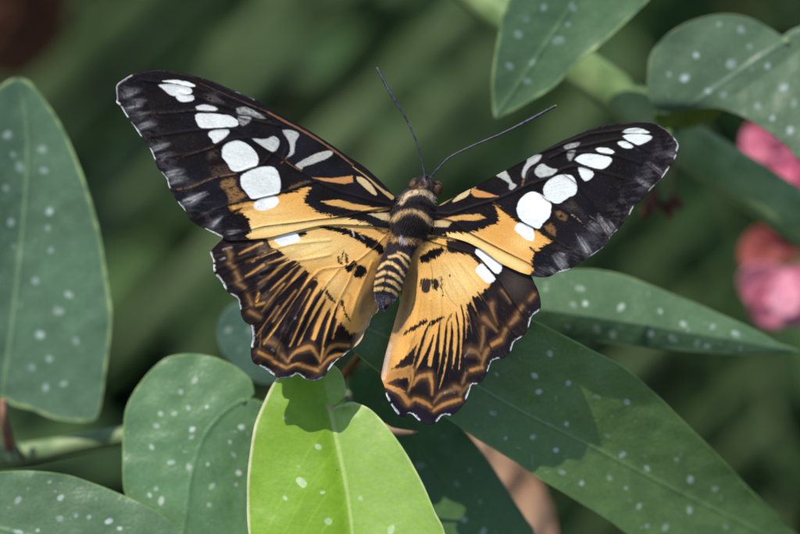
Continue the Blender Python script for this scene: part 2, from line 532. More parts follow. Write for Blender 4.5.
def paint_LF(x, y, e):
    p = Paint(x, y, BLK, 1); p.radial(401, 205)
    dark_mottle(p, 1, 0.7)
    d, _ = pline_dist(x, y, [(117, 97), (134, 126), (157, 167), (178, 203), (215, 234)])
    p.tint(np.exp(-((d - 10) / 13.0) ** 2) * np.clip(0.06 + 0.35 * p.nr + 0.4 * fnoise(x, y, 9, 77, 2) + 0.25 * p.n2, 0, 0.3), (104, 99, 100))
    # orange field
    p.poly([(229, 207), (250, 201.5), (274, 196), (310, 187.5), (309, 191), (305, 197), (304, 203), (313, 207), (313, 210), (321, 214), (339, 217.5), (352, 219.5),
            (370, 224.5), (342, 226), (323, 227), (305, 230), (292, 234), (274, 239), (258, 240), (247, 236), (251, 229), (250, 220), (246, 216), (241, 212)], YEL, 1.1, 1.5)
    inside = (p.c[:, 0] > 0.35)
    p.tint(inside * np.clip(np.exp(-((y - (228 - (x - 290) * 0.05)) / 9.0) ** 2) * 0.8, 0, 1), PALE)
    p.tint(inside * np.clip(np.exp(-(((x - 265) / 26) ** 2 + ((y - 213) / 10.0) ** 2)) * 0.55, 0, 1), PALE)
    p.tint(inside * np.clip(0.4 * p.n3, 0, 0.4), ORG)
    p.line([(290, 213), (268, 215), (254, 212)], 2, (200, 150, 80), 1.5, 0.3, 0.35)
    p.line([(308, 193), (285, 203)], 1.2, (196, 140, 74), 0.8, 0.3, 0.4)
    # root bands
    p.poly([(321, 201), (338, 199.8), (354.5, 203.5), (371, 207), (390, 208.5), (380, 211), (362, 211), (350, 209), (335, 206), (326, 204)], (214, 162, 88), 0.9, 0.6)
    p.poly([(368, 214), (386, 212.8), (396, 214), (393, 221.5), (383, 220)], CREAM, 0.9, 0.5, 0.9)
    p.poly(V5((215, 384), (350, 388), (485, 370), (486, 415), (430, 424), (300, 408)), (198, 138, 80), 0.8, 0.3)
    p.line([(309, 181), (300, 184), (290, 188)], [1, 3, 2], (120, 92, 56), 1.4, 0.9, 0.6)
    p.blob(V5((512, 378), (560, 388), (615, 440), (648, 500), (615, 492), (545, 432), (515, 405)), CREAM, 0.8, 0.25, 0.95)
    p.line([(353, 167), (366, 176), (377, 186), (392, 197.5)], [1.0, 1.2, 2.4, 4.2], (186, 152, 100), 0.7, 0.25, 0.95)
    p.line([(358, 169), (372, 179), (386, 191)], 1.2, (40, 32, 30), 0.6, 0.2, 0.9)
    p.line([(268, 112.5), (290, 124), (310, 135), (331, 148.5), (353, 165)], [1.6, 2, 1.8, 1.4, 1.2], (126, 88, 60), 0.7, 0.35, 0.9)
    p.line([(200, 83), (232, 97), (268, 112)], 0.9, (92, 66, 52), 0.6, 0.4, 0.6)
    # white windows
    for s in (V1((352, 140), (430, 132), (510, 144), (575, 170), (540, 179), (470, 162), (400, 149)),
              V1((322, 165), (400, 160), (480, 169), (538, 190), (547, 218), (510, 229), (430, 239), (393, 228), (358, 195)),
              V1((438, 245), (480, 234), (552, 238), (558, 264), (520, 277), (468, 276))):
        p.blob(s, WHT, 0.7, 0.25)
    p.blob(V1((572, 315), (620, 300), (680, 306), (718, 325), (690, 340), (590, 334)), (206, 206, 200), 0.9, 0.5)
    p.blob(V2((33, 168), (62, 155), (160, 158), (272, 172), (322, 213), (312, 241), (250, 246), (80, 251), (48, 220)), WHT, 0.7, 0.25)
    p.blob(V2((122, 300), (140, 274), (200, 264), (262, 267), (242, 305), (202, 336), (160, 354), (150, 330)), WHT, 0.7, 0.25)
    p.blob(V2((310, 125), (370, 114), (425, 135), (480, 170), (508, 187), (470, 187), (400, 166), (325, 157)), GRY, 1.2, 0.5, 0.9, 0.45)
    p.blob(V2((322, 175), (405, 180), (397, 210), (350, 237), (322, 205)), GRY, 1.2, 0.5, 0.85, 0.45)
    p.blob(V3((480, 150), (490, 110), (530, 80), (590, 69), (650, 94), (700, 140), (722, 190), (710, 236), (650, 261), (575, 277), (540, 266), (515, 220), (484, 182)), WHT, 0.7, 0.25)
    p.blob([(241.3, 176), (252, 169.6), (264, 166.5), (274, 167.4), (279, 175), (280.5, 186), (278, 194.2), (265, 197.9), (251.5, 198.9), (247.5, 193.5), (241.6, 186.5)], WHT, 0.7, 0.25)
    p.blob(V2((415, 324), (500, 327), (560, 308), (592, 335), (590, 376), (555, 412), (508, 392), (460, 358)), (208, 208, 200), 0.9, 0.35, 1, 0.15)
    p.blob(V2((620, 268), (680, 270), (727, 295), (702, 345), (692, 420), (650, 448), (642, 452), (667, 410), (662, 350), (640, 310)), (204, 204, 194), 0.9, 0.35, 1, 0.15)
    p.line(V2((645, 450), (610, 485)), 1.5, (120, 84, 56), 0.8, 0.3, 0.8)
    p.blob(V5((102, 300), (160, 264), (250, 219), (342, 204), (349, 230), (300, 261), (200, 297), (150, 312), (142, 330), (118, 320)), (200, 198, 186), 0.8, 0.35, 1, 0.15)
    p.blob(V4((422, 167), (450, 134), (520, 113), (577, 113), (592, 150), (545, 187), (490, 202), (438, 192)), (248, 248, 242), 0.8, 0.3)
    # tan scales outside the second window
    p.poly(V3((470, 335), (570, 315), (572, 370), (600, 402), (648, 440), (600, 470), (530, 492), (512, 420), (468, 372)), (150, 110, 66), 1.6, 1.2, 0.8, 1.0)
    p.poly(V3((520, 512), (700, 470), (690, 530), (560, 560)), (176, 124, 62), 1.2, 0.9, 0.85, 0.8)
    p.poly(V3((400, 250), (520, 230), (540, 290), (420, 310)), (104, 78, 56), 3, 1.2, 0.5, 1.0)
    p.poly(V3((390, 150), (450, 130), (450, 180), (390, 200)), (104, 88, 74), 3, 1.2, 0.5, 1.0)
    # grey dusting where the veins reach the margin
    for s, w, k in ((V3((10, 130), (70, 110), (130, 92)), [2, 4, 1], 0.8), (V3((110, 305), (160, 285), (225, 268)), [3, 6, 1.5], 0.85),
                    (V3((130, 350), (200, 330), (240, 320)), [3, 6, 2], 0.5), (V3((220, 495), (290, 465), (360, 430)), [4, 8, 2], 0.85),
                    (V3((60, 190), (130, 160)), [6, 2], 0.35), (V4((0, 150), (30, 130), (60, 110)), [4, 5, 2], 0.7), (V4((140, 310), (170, 280), (205, 245)), [4, 5, 1.5], 0.75),
                    (V1((80, 235), (140, 215), (200, 195)), [5, 7, 2], 0.45), (V1((105, 335), (150, 325), (205, 308)), [3, 4, 1], 0.55), (V1((150, 290), (230, 270)), [8, 2], 0.3),
                    (V1((190, 455), (230, 432), (280, 412)), [3, 4, 1], 0.7), (V1((225, 440), (300, 425)), [5, 2], 0.4), (V1((170, 380), (260, 350)), [8, 2], 0.25),
                    (V4((250, 350), (330, 340)), [4, 2], 0.4)):
        dust(p, s, w, k)
    # speckled scales near the costa
    p.poly(V2((90, 20), (170, 15), (240, 90), (120, 90)), (120, 108, 104), 3, 2.2, 0.35, 2.5)
    # veins and folds
    for v in LF_veins[:3]:
        p.line(v, [2.4, 1.8, 1.4, 1.2], (24, 18, 16), 0.7, 0.15, 0.85)
    for v in LF_veins[3:5] + LF_veins[6:7]:
        p.line(v, 1.3, (20, 16, 16), 0.8, 0.2, 0.8)
    p.line(V3((575, 290), (430, 317), (280, 377), (180, 398)), [1.2, 1.0, 1.4, 0.8], (170, 132, 92), 0.6, 0.5, 0.7, 0.8)
    p.line(V3((420, 112), (280, 156), (180, 190)), 0.9, (120, 92, 76), 0.6, 0.6, 0.5, 1)
    p.line(V1((570, 332), (420, 347), (270, 358), (130, 395)), 0.8, (110, 86, 74), 0.6, 0.6, 0.5, 1)
    p.line(V2((640, 478), (700, 515), (740, 540)), 1.3, (120, 84, 54), 0.6, 0.3, 0.7)
    for v in (V3((470, 172), (300, 240), (190, 282)), V3((560, 375), (430, 430), (340, 470)), V1((560, 275), (400, 300), (240, 330)), V1((470, 390), (340, 430), (260, 470)),
              V4((260, 300), (340, 190)), V1((330, 200), (240, 220), (140, 250))):
        p.line(v, 1.2, (12, 10, 14), 0.8, 0.3, 0.8)
    p.line(V4((225, 280), (300, 210), (350, 185)), [1.5, 3, 1], (14, 12, 14), 0.8, 0.5)
    p.line([(229, 241), (254, 239.2), (274, 236.8), (292, 232), (308, 228.2), (323, 225.6), (342, 224.8), (368, 226)], 1.1, (60, 42, 28), 0.8, 0.1, 0.8)
    # margins
    p.line([(388, 189), (364, 166.5), (332.5, 145.5), (286, 117), (254, 99), (212, 81), (160, 70), (131, 75)], 3.0, (26, 22, 22), 1.0, 0.2, 0.9)
    p.line([(254, 100), (232, 90.5), (205, 79.5), (160, 70.5), (131, 75)], 0.9, (98, 78, 70), 0.6, 0.6, 0.5, 1)
    fringe(p, [[(131, 75.5), (119, 83), (116.5, 88), (117, 98), (116.6, 102)]], 1.7, (196, 186, 186))
    fringe(p, [[(121.5, 107.5), (127, 116.5)], [(131, 122.5), (136, 129), (140.5, 135.5)], [(149.5, 148.5), (152.5, 153.5), (154.5, 159)], [(161.5, 173), (167, 179.8), (168.8, 187)], [(178.5, 203), (184.5, 210)], [(206, 229.6), (213, 232.5), (221, 236.6)], [(115.5, 101), (119.5, 103.5)]], 2.0)
    p.line([(254, 99.5), (248, 95.5), (236, 91.5)], 1.2, (150, 160, 165), 0.7, 0.8, 0.7, 1.5)
    return p


# ---- right forewing
RF_out = [(420, 204), (430, 206), (437.5, 206), (445, 198.5), (460, 186.5), (475, 177.3), (493, 168.3), (514, 159.3), (535, 151), (550, 144.8), (570, 137.6), (585, 131.2), (600, 126.3), (615, 123.3),
          (633, 122.3), (648, 122.5), (657, 124.6), (666, 129.6), (673.5, 136.8), (678.6, 145), (677.3, 153.5), (672, 164), (663, 177), (651, 189), (643, 199), (634, 206.5), (629, 216), (620, 227.5), (611, 236),
          (606, 245), (592, 255.5), (580, 263), (568, 270), (558, 272.6), (549, 276.8), (540, 277.4), (532, 275.7), (519, 271.8), (507, 266.5), (499.3, 262.5), (487.5, 253.2), (477, 247), (466, 241.8), (450, 237.3), (440, 236), (424, 232), (416, 214)]
RF_veins = [[(428, 213), (450, 214), (472.5, 206.5), (492, 201), (508.5, 194.5), (530, 184), (550, 178), (562, 169), (574, 166), (588, 168.6), (605, 173), (630, 180)],
            [(492, 201.5), (510, 215), (525, 223.7), (536, 229), (551, 238.5), (567, 248), (582, 258)],
            [(430, 216), (453, 221.5), (468, 232), (495, 246.5), (516, 257), (528, 263), (540, 270)],
            [(535, 184), (543, 197), (554, 204.5), (570.5, 214.5), (581, 222), (590, 229.5), (602, 240)],
            [(560, 172), (576.5, 184), (590, 208.5 - 8), (611, 228)],
            [(440, 205), (470, 186), (500, 170), (540, 153), (590, 134), (640, 128)],
            [(560, 151), (578, 152.8), (596, 152.2), (618, 156), (640, 164)], [(550, 158), (570, 149), (600, 142.5), (618, 139), (630, 142), (650, 152)]]


def paint_RF(x, y, e):
    p = Paint(x, y, BLK, 2); p.radial(428, 211)
    dark_mottle(p, 2, 0.45)
    d, _ = pline_dist(x, y, [(677, 154), (651, 189), (620, 228), (590, 257), (550, 277)])
    p.tint(np.exp(-((d - 10) / 13.0) ** 2) * np.clip(0.06 + 0.35 * p.nr + 0.4 * fnoise(x, y, 9, 77, 2) + 0.25 * p.n2, 0, 0.3), (104, 99, 100))
    p.poly([(444.5, 234), (456, 232.8), (469.5, 232.8), (483, 230), (490.5, 226), (498, 223.5), (499.5, 217), (497, 209.5), (494, 203), (513, 218.5), (527, 227), (540, 233), (552, 242),
            (543, 246), (534, 254), (531, 263), (533, 270.5), (528, 275), (519, 274), (507, 269), (499, 265), (487, 256), (477, 250), (466, 245), (455, 241)], YEL, 1.1, 1.5)
    inside = (p.c[:, 0] > 0.35)
    p.tint(inside * np.clip(0.45 * p.n3 + 0.08, 0, 0.4), ORG)
    d, _ = pline_dist(x, y, [(450, 236), (470, 239), (495, 254), (522, 268)])
    p.tint(inside * 0.75 * np.exp(-(d / 6.0) ** 2), PALE)
    p.tint(inside * 0.5 * np.exp(-(((x - 523) / 12) ** 2 + ((y - 243) / 9.0) ** 2)), PALE)
    p.poly([(434, 221.5), (450, 217), (465, 214.5), (480, 214.5), (486, 217.8), (477, 220.5), (462, 220), (450, 221.3), (438, 224)], (212, 160, 88), 0.9, 0.6)
    p.poly([(432, 220.5), (452, 222), (447, 227), (434, 226.5)], CREAM, 0.9, 0.5, 0.9)
    p.poly(R3((278, 318), (320, 333), (390, 354), (455, 376), (400, 384), (300, 378), (272, 350)), (204, 142, 80), 0.8, 0.4)
    p.blob(R3((195, 362), (268, 316), (256, 367), (200, 398), (145, 414)), CREAM, 0.8, 0.3)
    p.blob(R3((50, 438), (130, 368), (210, 325), (242, 318), (160, 378), (90, 428)), (196, 160, 104), 0.8, 0.3)
    p.line([(440, 203), (455, 193), (468, 187)], 0.9, (40, 32, 28), 0.6, 0.2)
    p.line(R3((290, 285), (300, 320)), 2, (128, 112, 102), 0.8, 0.5, 0.8)
    for s in (R5((350, 146), (385, 124), (470, 124), (534, 151), (470, 155), (360, 152)), R5((352, 174), (400, 159), (480, 161), (548, 178), (522, 205), (460, 232), (420, 219), (380, 199)),
              R5((317, 215), (360, 206), (418, 235), (412, 252), (370, 254), (333, 236)), R5((172, 262), (200, 250), (260, 256), (293, 280), (270, 294), (200, 284)),
              R5((32, 331), (70, 299), (130, 290), (200, 299), (277, 320), (262, 361), (220, 392), (170, 387), (90, 362)), R5((56, 384), (100, 386), (157, 415), (147, 452), (100, 473), (73, 440))):
        p.blob(s, WHT, 0.7, 0.25)
    p.blob([(564, 146), (571, 143.3), (580, 142.6), (576, 147), (566, 149)], GRY, 1.1, 0.5, 0.9, 0.4)
    p.blob([(568, 151.5), (575, 150.5), (573, 157), (570, 161), (567.5, 157)], GRY, 1.1, 0.5, 0.85, 0.4)
    p.blob([(543.2, 191), (544.8, 185), (550, 179), (558, 175.2), (567, 174.6), (573, 176.6), (577, 186), (575.3, 194.3), (569, 196.8), (559, 203.5), (551, 201.2), (545, 196)], WHT, 0.7, 0.25)
    p.blob(R6((112, 190), (128, 140), (168, 95), (220, 78), (270, 93), (322, 130), (342, 170), (331, 240), (300, 272), (282, 292), (265, 322), (220, 317), (140, 267), (118, 227)), (246, 248, 246), 0.7, 0.25)
    p.blob(R6((97, 325), (130, 283), (180, 300), (222, 330), (225, 402), (180, 397), (118, 352)), (250, 250, 246), 0.8, 0.3)
    p.blob([(534.7, 172), (537.3, 167), (542.5, 163.5), (549, 167.3), (557.4, 170), (553, 174.2), (548, 175.8), (539.5, 177.2)], (212, 212, 204), 0.9, 0.35, 1, 0.15)
    p.blob(R3((650, 125), (690, 104), (745, 98), (722, 137), (672, 171), (642, 207), (626, 258), (613, 230), (624, 185), (645, 155)), (208, 208, 198), 0.9, 0.35, 1, 0.15)
    p.blob(R3((422, 222), (460, 188), (492, 188), (522, 235), (552, 285), (578, 301), (545, 333), (527, 320), (530, 290), (480, 257)), (204, 204, 192), 0.8, 0.35, 1, 0.15)
    p.line(R3((625, 262), (615, 300)), 1.4, (130, 92, 60), 0.8, 0.3, 0.8)
    p.line(R3((645, 255), (655, 215), (690, 190)), 1.0, (64, 56, 54), 0.8, 0.3, 0.8)
    p.poly(R6((365, 215), (400, 200), (450, 240), (440, 275), (390, 260)), (132, 98, 60), 1.5, 1.1, 0.8, 1)
    p.poly(R6((290, 310), (340, 285), (375, 330), (370, 375), (320, 350)), (140, 100, 58), 1.5, 1.1, 0.85, 1)
    p.poly(R6((420, 170), (480, 130), (540, 200), (480, 220)), (86, 74, 64), 3, 1.2, 0.5, 1)
    p.line(R6((500, 190), (560, 240)), 5, (66, 62, 66), 3, 1, 0.5, 1)
    for s, w, k in ((R6((590, 500), (560, 430), (520, 380)), [5, 8, 2], 0.75), (R6((735, 365), (700, 300), (660, 250)), [3, 6, 2], 0.7), (R6((760, 330), (720, 270)), [4, 2], 0.6), (R6((420, 520), (390, 500)), [8, 4], 0.5),
                    (R6((640, 330), (600, 290)), [10, 3], 0.35), (H1((770, 320), (740, 280), (700, 240)), [4, 8, 3], 0.7), (R5((620, 430), (575, 385), (520, 350)), [2, 3, 1], 0.4), (R5((530, 510), (490, 480), (440, 455)), [3, 4, 1], 0.55),
                    (R5((700, 300), (650, 290)), [5, 2], 0.3), (H1((700, 350), (660, 320)), [4, 2], 0.4)):
        dust(p, s, w, k)
    for v in RF_veins[:3]:
        p.line(v, [2.4, 1.8, 1.5, 1.2], (30, 22, 16), 0.7, 0.15, 0.85)
    for v in RF_veins[3:5] + RF_veins[6:7]:
        p.line(v, 1.2, (16, 13, 14), 0.8, 0.2, 0.8)
    p.line(R6((0, 185), (60, 215), (140, 265)), 1.4, (24, 18, 14), 0.7, 0.2)
    p.line(R6((480, 232), (545, 282)), 1.4, (190, 168, 140), 0.7, 0.8, 0.6, 1.5)
    p.line(R6((600, 240), (680, 295), (740, 350)), 0.9, (146, 126, 108), 0.6, 0.4, 0.6, 1)
    p.line(R6((560, 305), (600, 335)), 0.9, (146, 126, 108), 0.6, 0.4, 0.6, 1)
    p.line(R5((450, 460), (530, 510)), 0.8, (150, 132, 120), 0.6, 0.4, 0.6, 1)
    p.line(R5((400, 220), (460, 270)), 0.8, (100, 82, 70), 0.6, 0.4, 0.5, 1)
    p.line(H1((530, 180), (600, 240)), [2, 3], BLK, 1, 0.8)
    p.line([(438, 205), (460, 186.5), (493, 168.3), (535, 151), (570, 137.6), (600, 126.3), (633, 122.3), (655, 124)], 2.6, (28, 22, 20), 1.0, 0.2, 0.9)
    p.line([(510, 161), (550, 145), (600, 126.8), (633, 122.8)], 0.8, (104, 84, 72), 0.6, 0.6, 0.5, 1)
    p.line([(450, 237.5), (466, 242), (477, 247.2), (487.5, 253.4), (499.3, 262.7), (519, 272)], 1.0, (70, 48, 30), 0.7, 0.1, 0.7)
    fringe(p, [[(658, 125), (667, 130.5), (674, 137.5)], [(664, 176.5), (651.5, 189)]], 1.1, (130, 116, 110))
    fringe(p, [[(674, 137), (678.3, 144.5), (676.5, 150)], [(676, 155), (674.5, 160)], [(669, 167), (662.5, 177)], [(654, 186), (650, 190.5)], [(633, 207), (630, 214)], [(617, 231), (610, 238.5)], [(606, 247), (592, 255.5)], [(570, 269.3), (560, 272), (555, 275)]], 1.8, (224, 220, 216))
    return p


# ---- left hindwing
LH_out = [(404, 214), (392, 206), (360, 205), (320, 212), (280, 222), (245, 229), (228, 235), (221, 240.5), (213, 248.5), (210, 253), (213, 260), (213.5, 270), (216, 275.5), (221, 281), (225, 288.5), (227.5, 292), (232, 295), (238, 299),
          (240, 308), (241.5, 316), (245, 322), (251, 326.2), (252.6, 337), (251, 346), (251, 356), (253.3, 362.6), (259, 365.8), (266, 370), (273.5, 375.2), (280, 378.3), (287, 378.4), (292, 376.8), (298, 374), (305, 379), (314, 381),
          (323, 378), (329, 369.8), (335, 362), (342.5, 356.5), (350, 350.5), (357.5, 345), (362, 339), (365, 331), (368.5, 326.5), (371, 323.6), (370.5, 319.5), (372.5, 316.5), (378, 311), (388, 285), (397, 258), (407, 235)]
LH_veins = [[(398, 224), (368, 253), (356, 262), (342.5, 267), (323, 269.5), (312, 278.5), (296, 300), (283, 330), (276, 365)],
            [(339.5, 269.5), (324.5, 287.5), (309.5, 310), (298, 335), (288, 366)], [(354.5, 265), (350, 280), (341, 297), (333, 318), (324, 352), (319, 370)],
            [(308, 273), (286, 285), (262, 300), (240, 312)], [(330, 255), (290, 262), (255, 275), (226, 287)], [(330, 240), (290, 244), (250, 256), (215, 270)], [(318, 271), (300, 290), (280, 312), (256, 345)], [(372, 262), (356, 300), (348, 330)]]


def paint_LH(x, y, e):
    p = Paint(x, y, (30, 22, 22), 3); p.radial(385, 226)
    dark_mottle(p, 3, 0.6)
    # brown-grey haze band across the dark outer part
    for s, w, k in ((V7((420, 110), (430, 190), (440, 250)), 9, 0.7), (V7((430, 300), (410, 400)), 7, 0.4), (V7((470, 470), (500, 530)), 8, 0.45), (V8((280, 200), (330, 250)), 8, 0.5), (V7((330, 100), (330, 130)), 4, 0.5)):
        p.line(s, w, (120, 98, 80), 3, 1.0, k, 0.6)
    p.line([(258, 240), (264, 254), (263, 272), (262, 290), (272, 308), (282, 326), (296, 340)], [7, 9, 8, 9, 9, 8, 5], (104, 84, 68), 4.5, 1.0, 0.5, 0.7)
    p.poly([(260, 232), (272, 246), (281, 252), (289, 257), (298, 262), (306, 269), (313, 278), (322, 287), (326, 298), (331, 312), (340, 322), (350, 334), (364, 330), (378, 300), (396, 260), (412, 230), (395, 212), (330, 214), (280, 226)], YEL, 1.2, 0.9)
    for s, w, k in (([(239, 254), (251, 248), (262, 243)], [0.8, 2.2, 2.5], 0.8), ([(245.5, 276.5), (254, 271.5), (263.5, 265)], [0.8, 2.2, 2.2], 0.9), ([(268, 263), (280, 259), (292, 254)], [0.6, 2, 4], 0.9),
                    ([(258, 255), (270, 251), (282, 246)], [0.6, 1.5, 3], 0.5),
                    ([(268, 279), (277, 269.5), (286, 262), (296, 255)], [0.6, 2.6, 3.4, 6], 0.95), ([(270, 291), (282, 279), (296, 265), (302, 260)], [0.6, 2.2, 3, 4], 0.95), ([(276, 301), (287, 288), (303, 269)], [0.8, 2.4, 4], 0.95),
                    ([(264, 344), (272, 333), (280, 323), (290, 309), (303, 289), (311, 277)], [1, 1.6, 2, 2.4, 2.8, 5], 1), ([(290, 346), (297, 332), (303, 318), (312, 298), (321, 284)], [1.2, 2.2, 2.6, 3, 5], 1),
                    ([(298, 345), (307, 330), (314, 314), (323, 296), (328, 286)], [1, 2.6, 3.4, 4, 6], 1), ([(314, 338), (318, 326), (324, 312), (332, 298)], [4.5, 5, 5, 7], 1), ([(321, 360), (323, 348), (327, 330), (333, 314), (338, 302)], [1.6, 2, 3, 4, 6], 1),
                    ([(333, 338), (337, 326), (342, 312), (346, 298)], [1.6, 3, 5.5, 8], 1), ([(256.5, 301), (259, 294), (261.5, 289)], [3, 2.2, 0.8], 0.9), ([(256, 305), (264, 303)], [2.5, 3], 0.7),
                    ([(273, 322), (284, 305), (296, 290)], [0.8, 1.2, 1.2], 0.6), ([(252, 262), (264, 256.5), (276, 251)], [0.6, 1.3, 2], 0.7), ([(258, 284), (270, 276), (282, 266)], [0.6, 1.2, 2], 0.6),
                    ([(262, 312), (272, 298), (284, 284)], [0.6, 1.2, 1.8], 0.6), ([(282, 343), (290, 328), (300, 310), (310, 290)], [0.6, 1.0, 1.4, 1.8], 0.7), ([(257, 336), (266, 322), (278, 306)], [0.6, 1.1, 0.8], 0.6), ([(246, 262), (258, 257)], [0.8, 1.2], 0.5)):
        p.line(s, np.array(w) * 1.5, (120, 84, 48), 2.2, 0.4, 0.45)
        p.line(s, w, (198, 140, 72) if k < 1 else (222, 162, 82), 1.0, 0.3, k)
    yel = (p.c[:, 0] > 0.3)
    p.tint(yel * np.clip(0.55 * p.n3, 0, 0.5), (208, 150, 80))
    p.tint(yel * 0.9 * np.exp(-(((x - 308) / 44) ** 2 + ((y - 247) / 15.0) ** 2)), PALE)
    p.tint(yel * 0.45 * np.exp(-(((x - 335) / 12) ** 2 + ((y - 285) / 14.0) ** 2)), (246, 212, 140))
    for v in ([(300, 258), (330, 246)], [(306, 262), (340, 252)], [(285, 254), (310, 246)], [(318, 262), (345, 246)], [(295, 248), (320, 240)]):
        p.line(v, 1.4, (206, 150, 78), 1.2, 0.4, 0.4)
    dk = (p.c[:, 0] < 0.06) * np.clip((np.hypot(x - 330, y - 262) - 30) / 30, 0, 1)
    p.tint(dk * np.clip((p.nr + 0.3 * p.n3 - 0.25) * 1.4, 0, 0.28), (96, 66, 40))
    # dark streaks cutting into the yellow
    for s, w in (([(326, 287.5), (318, 299), (309, 311), (301, 328), (292, 350)], [0.8, 2.6, 3.4, 4.4, 4]), ([(339.5, 300), (334, 316), (329, 332), (325, 346)], [0.6, 2.6, 3.2, 3.4]), ([(323, 303), (316, 315), (308, 330), (304, 344)], [1.0, 3, 4, 7]),
                 ([(328, 311), (323, 325), (318, 342)], [1.2, 4, 6]), ([(313, 277), (302, 292), (290, 310), (276, 334)], [0.8, 2.6, 3.4, 5]), ([(305, 271), (292, 285), (276, 302), (262, 322)], [1, 3.2, 4, 5]), ([(299, 263), (284, 274), (262, 291)], [1.2, 4, 6]),
                 ([(289, 260), (275, 266), (262, 274)], [1, 3, 5]), ([(281, 252), (270, 256), (258, 262)], [1.6, 4, 6]), ([(314, 288), (304, 304), (294, 322), (284, 342)], [0.8, 2.4, 3.4, 5])):
        p.line(s, w, (26, 21, 27), 0.8, 0.3)
    # band beside the forewing
    p.poly([(318, 226), (330, 226), (342.5, 227.5), (354.5, 231), (365, 235.5), (377, 240), (384.5, 247), (386, 254), (379, 254), (372, 250), (363.5, 244.5), (354.5, 238.5), (345.5, 235), (335, 231.5), (322, 229)], BLK, 0.9, 1.2)
    p.line([(352, 228), (366, 230), (380, 236), (388, 246)], [1, 4, 6, 3], (214, 162, 92), 1.2, 0.8, 0.9)
    p.line([(352, 229), (354, 236)], 1.6, (226, 200, 190), 0.7, 0.6, 0.8)
    p.line([(361, 236), (364, 239)], 1.2, (150, 140, 140), 0.7, 0.6, 0.6)
    p.line([(395, 230), (385, 233), (376, 229)], 3, BLK, 1.2, 0.6, 0.8)
    p.poly(V4((700, 355), (785, 335), (775, 366), (720, 378)), BLK, 0.9, 1.0)
    p.blob(V4((558, 397), (600, 374), (700, 350), (727, 380), (732, 402), (620, 437), (580, 417)), (252, 252, 250), 0.9, 0.3)
    # black marks
    p.blob(W1((370, 112), (400, 84), (438, 72), (442, 110), (402, 152), (372, 136)), BLK, 0.8, 1.1)
    p.blob(W1((430, 140), (450, 98), (492, 108), (516, 140), (482, 184), (438, 187), (424, 166)), BLK, 0.9, 1.2)
    for s, w in ((W1((320, 40), (328, 75), (345, 95)), [1, 2.4, 1]), (W1((356, 0), (345, 60)), [0.6, 1]), (W1((372, 30), (378, 80)), [1.6, 2.6]), (W1((245, 280), (270, 320), (300, 350)), [3, 3, 2]), (W1((180, 190), (176, 235)), [2, 2.5]), (W1((348, 345), (362, 405)), [3.2, 3]), (W1((370, 425), (400, 475)), [2.6, 2.6]), (W1((365, 400), (375, 450)), 1.4)):
        p.line(s, w, (34, 26, 24), 0.8, 1.0, 0.95)
    p.poly(W2((318, 95), (345, 140), (362, 175), (424, 203), (400, 222), (288, 218), (300, 160)), (44, 32, 28), 1.0, 0.9)
    # chevrons along the margin
    for s, w, k in ((V7((185, 130), (200, 165)), 3.5, 0.7), (V7((195, 225), (230, 250)), 3.5, 0.8), (V7((200, 190), (210, 160)), 3, 0.7), (V7((240, 285), (262, 335)), 3.6, 0.85), (V7((250, 355), (300, 385)), 3.4, 0.9), (V7((318, 435), (345, 500)), 3, 0.75), (V8((130, 10), (200, 50)), 3.4, 0.85),
                    (V8((195, 285), (275, 322)), 4.2, 1), (V8((285, 340), (365, 382)), 3, 0.95), (V8((378, 388), (440, 358), (490, 376)), [2, 4, 3.4], 1), (V8((490, 374), (585, 402)), [3.4, 4.6], 1), (V8((600, 385), (660, 322), (725, 298), (760, 290)), [2.5, 3.4, 3.4, 2], 1),
                    (V8((235, 208), (300, 228), (325, 250)), [2.5, 5, 3], 0.75), (V8((345, 298), (382, 342)), [4, 2], 0.9), (V8((388, 345), (430, 285), (500, 256), (545, 252), (605, 345)), [1.2, 3.5, 5.5, 5, 2.4], 1), (V8((618, 325), (660, 255), (720, 233), (790, 238)), [2, 4, 4.6, 3.6], 1),
                    (V8((310, 250), (330, 290)), 3, 0.5)):
        p.line(s, np.atleast_1d(w) * np.ones(2) * 2.0 if np.isscalar(w) else np.array(w) * 2.0, (112, 80, 50), 3.0, 0.5, 0.42)
        p.line(s, np.asarray(w) * 0.8 if not np.isscalar(w) else w * 0.8, (178, 126, 68) if k > 0.9 else (142, 108, 72), 1.3 if k > 0.9 else 1.9, 0.35, k * 0.95)
    p.line(V8((650, 300), (700, 270), (750, 280)), [2, 4, 3], (30, 24, 26), 0.8, 0.4)
    p.poly(V8((400, 330), (450, 300), (540, 290), (590, 350), (580, 368), (480, 345), (410, 360)), (36, 26, 24), 1.2, 0.5)
    p.line(V8((205, 130), (200, 250)), 1.2, (130, 96, 52), 0.8, 0.4, 0.6)
    # soft grey-brown inner margin
    d, sd = pline_dist(x, y, [(404, 236), (384, 262), (368, 282), (358, 304), (356, 330), (352, 348)])
    inner = np.clip(np.where(sd < 0, d, -d) / 8.0 + 0.35, 0, 1)
    if inner[np.argmin((x - 372) ** 2 + (y - 305) ** 2)] < 0.5:
        inner = np.clip(np.where(sd > 0, d, -d) / 8.0 + 0.35, 0, 1)
    p.tint(inner * (y > 240) * (0.75 + 0.3 * p.n1), (176, 142, 98))
    p.line([(377, 262), (366, 284), (361, 312)], [3, 7, 5], (122, 94, 62), 4, 0.6, 0.6)  # darker brown beside the abdomen: shade of the inner fold painted into the colour
    p.line([(364, 334), (356, 345)], 2.4, (206, 180, 150), 1, 0.5, 0.7)
    p.line([(371.5, 317), (369, 325)], 1.6, (228, 204, 176), 0.7, 0.4, 0.8)
    # veins
    p.line(LH_veins[0][:6], 0.9, (120, 82, 46), 0.6, 0.15, 0.75)
    p.line([(339.5, 269.5), (324.5, 287.5)], 0.9, (130, 90, 48), 0.6, 0.15, 0.7)
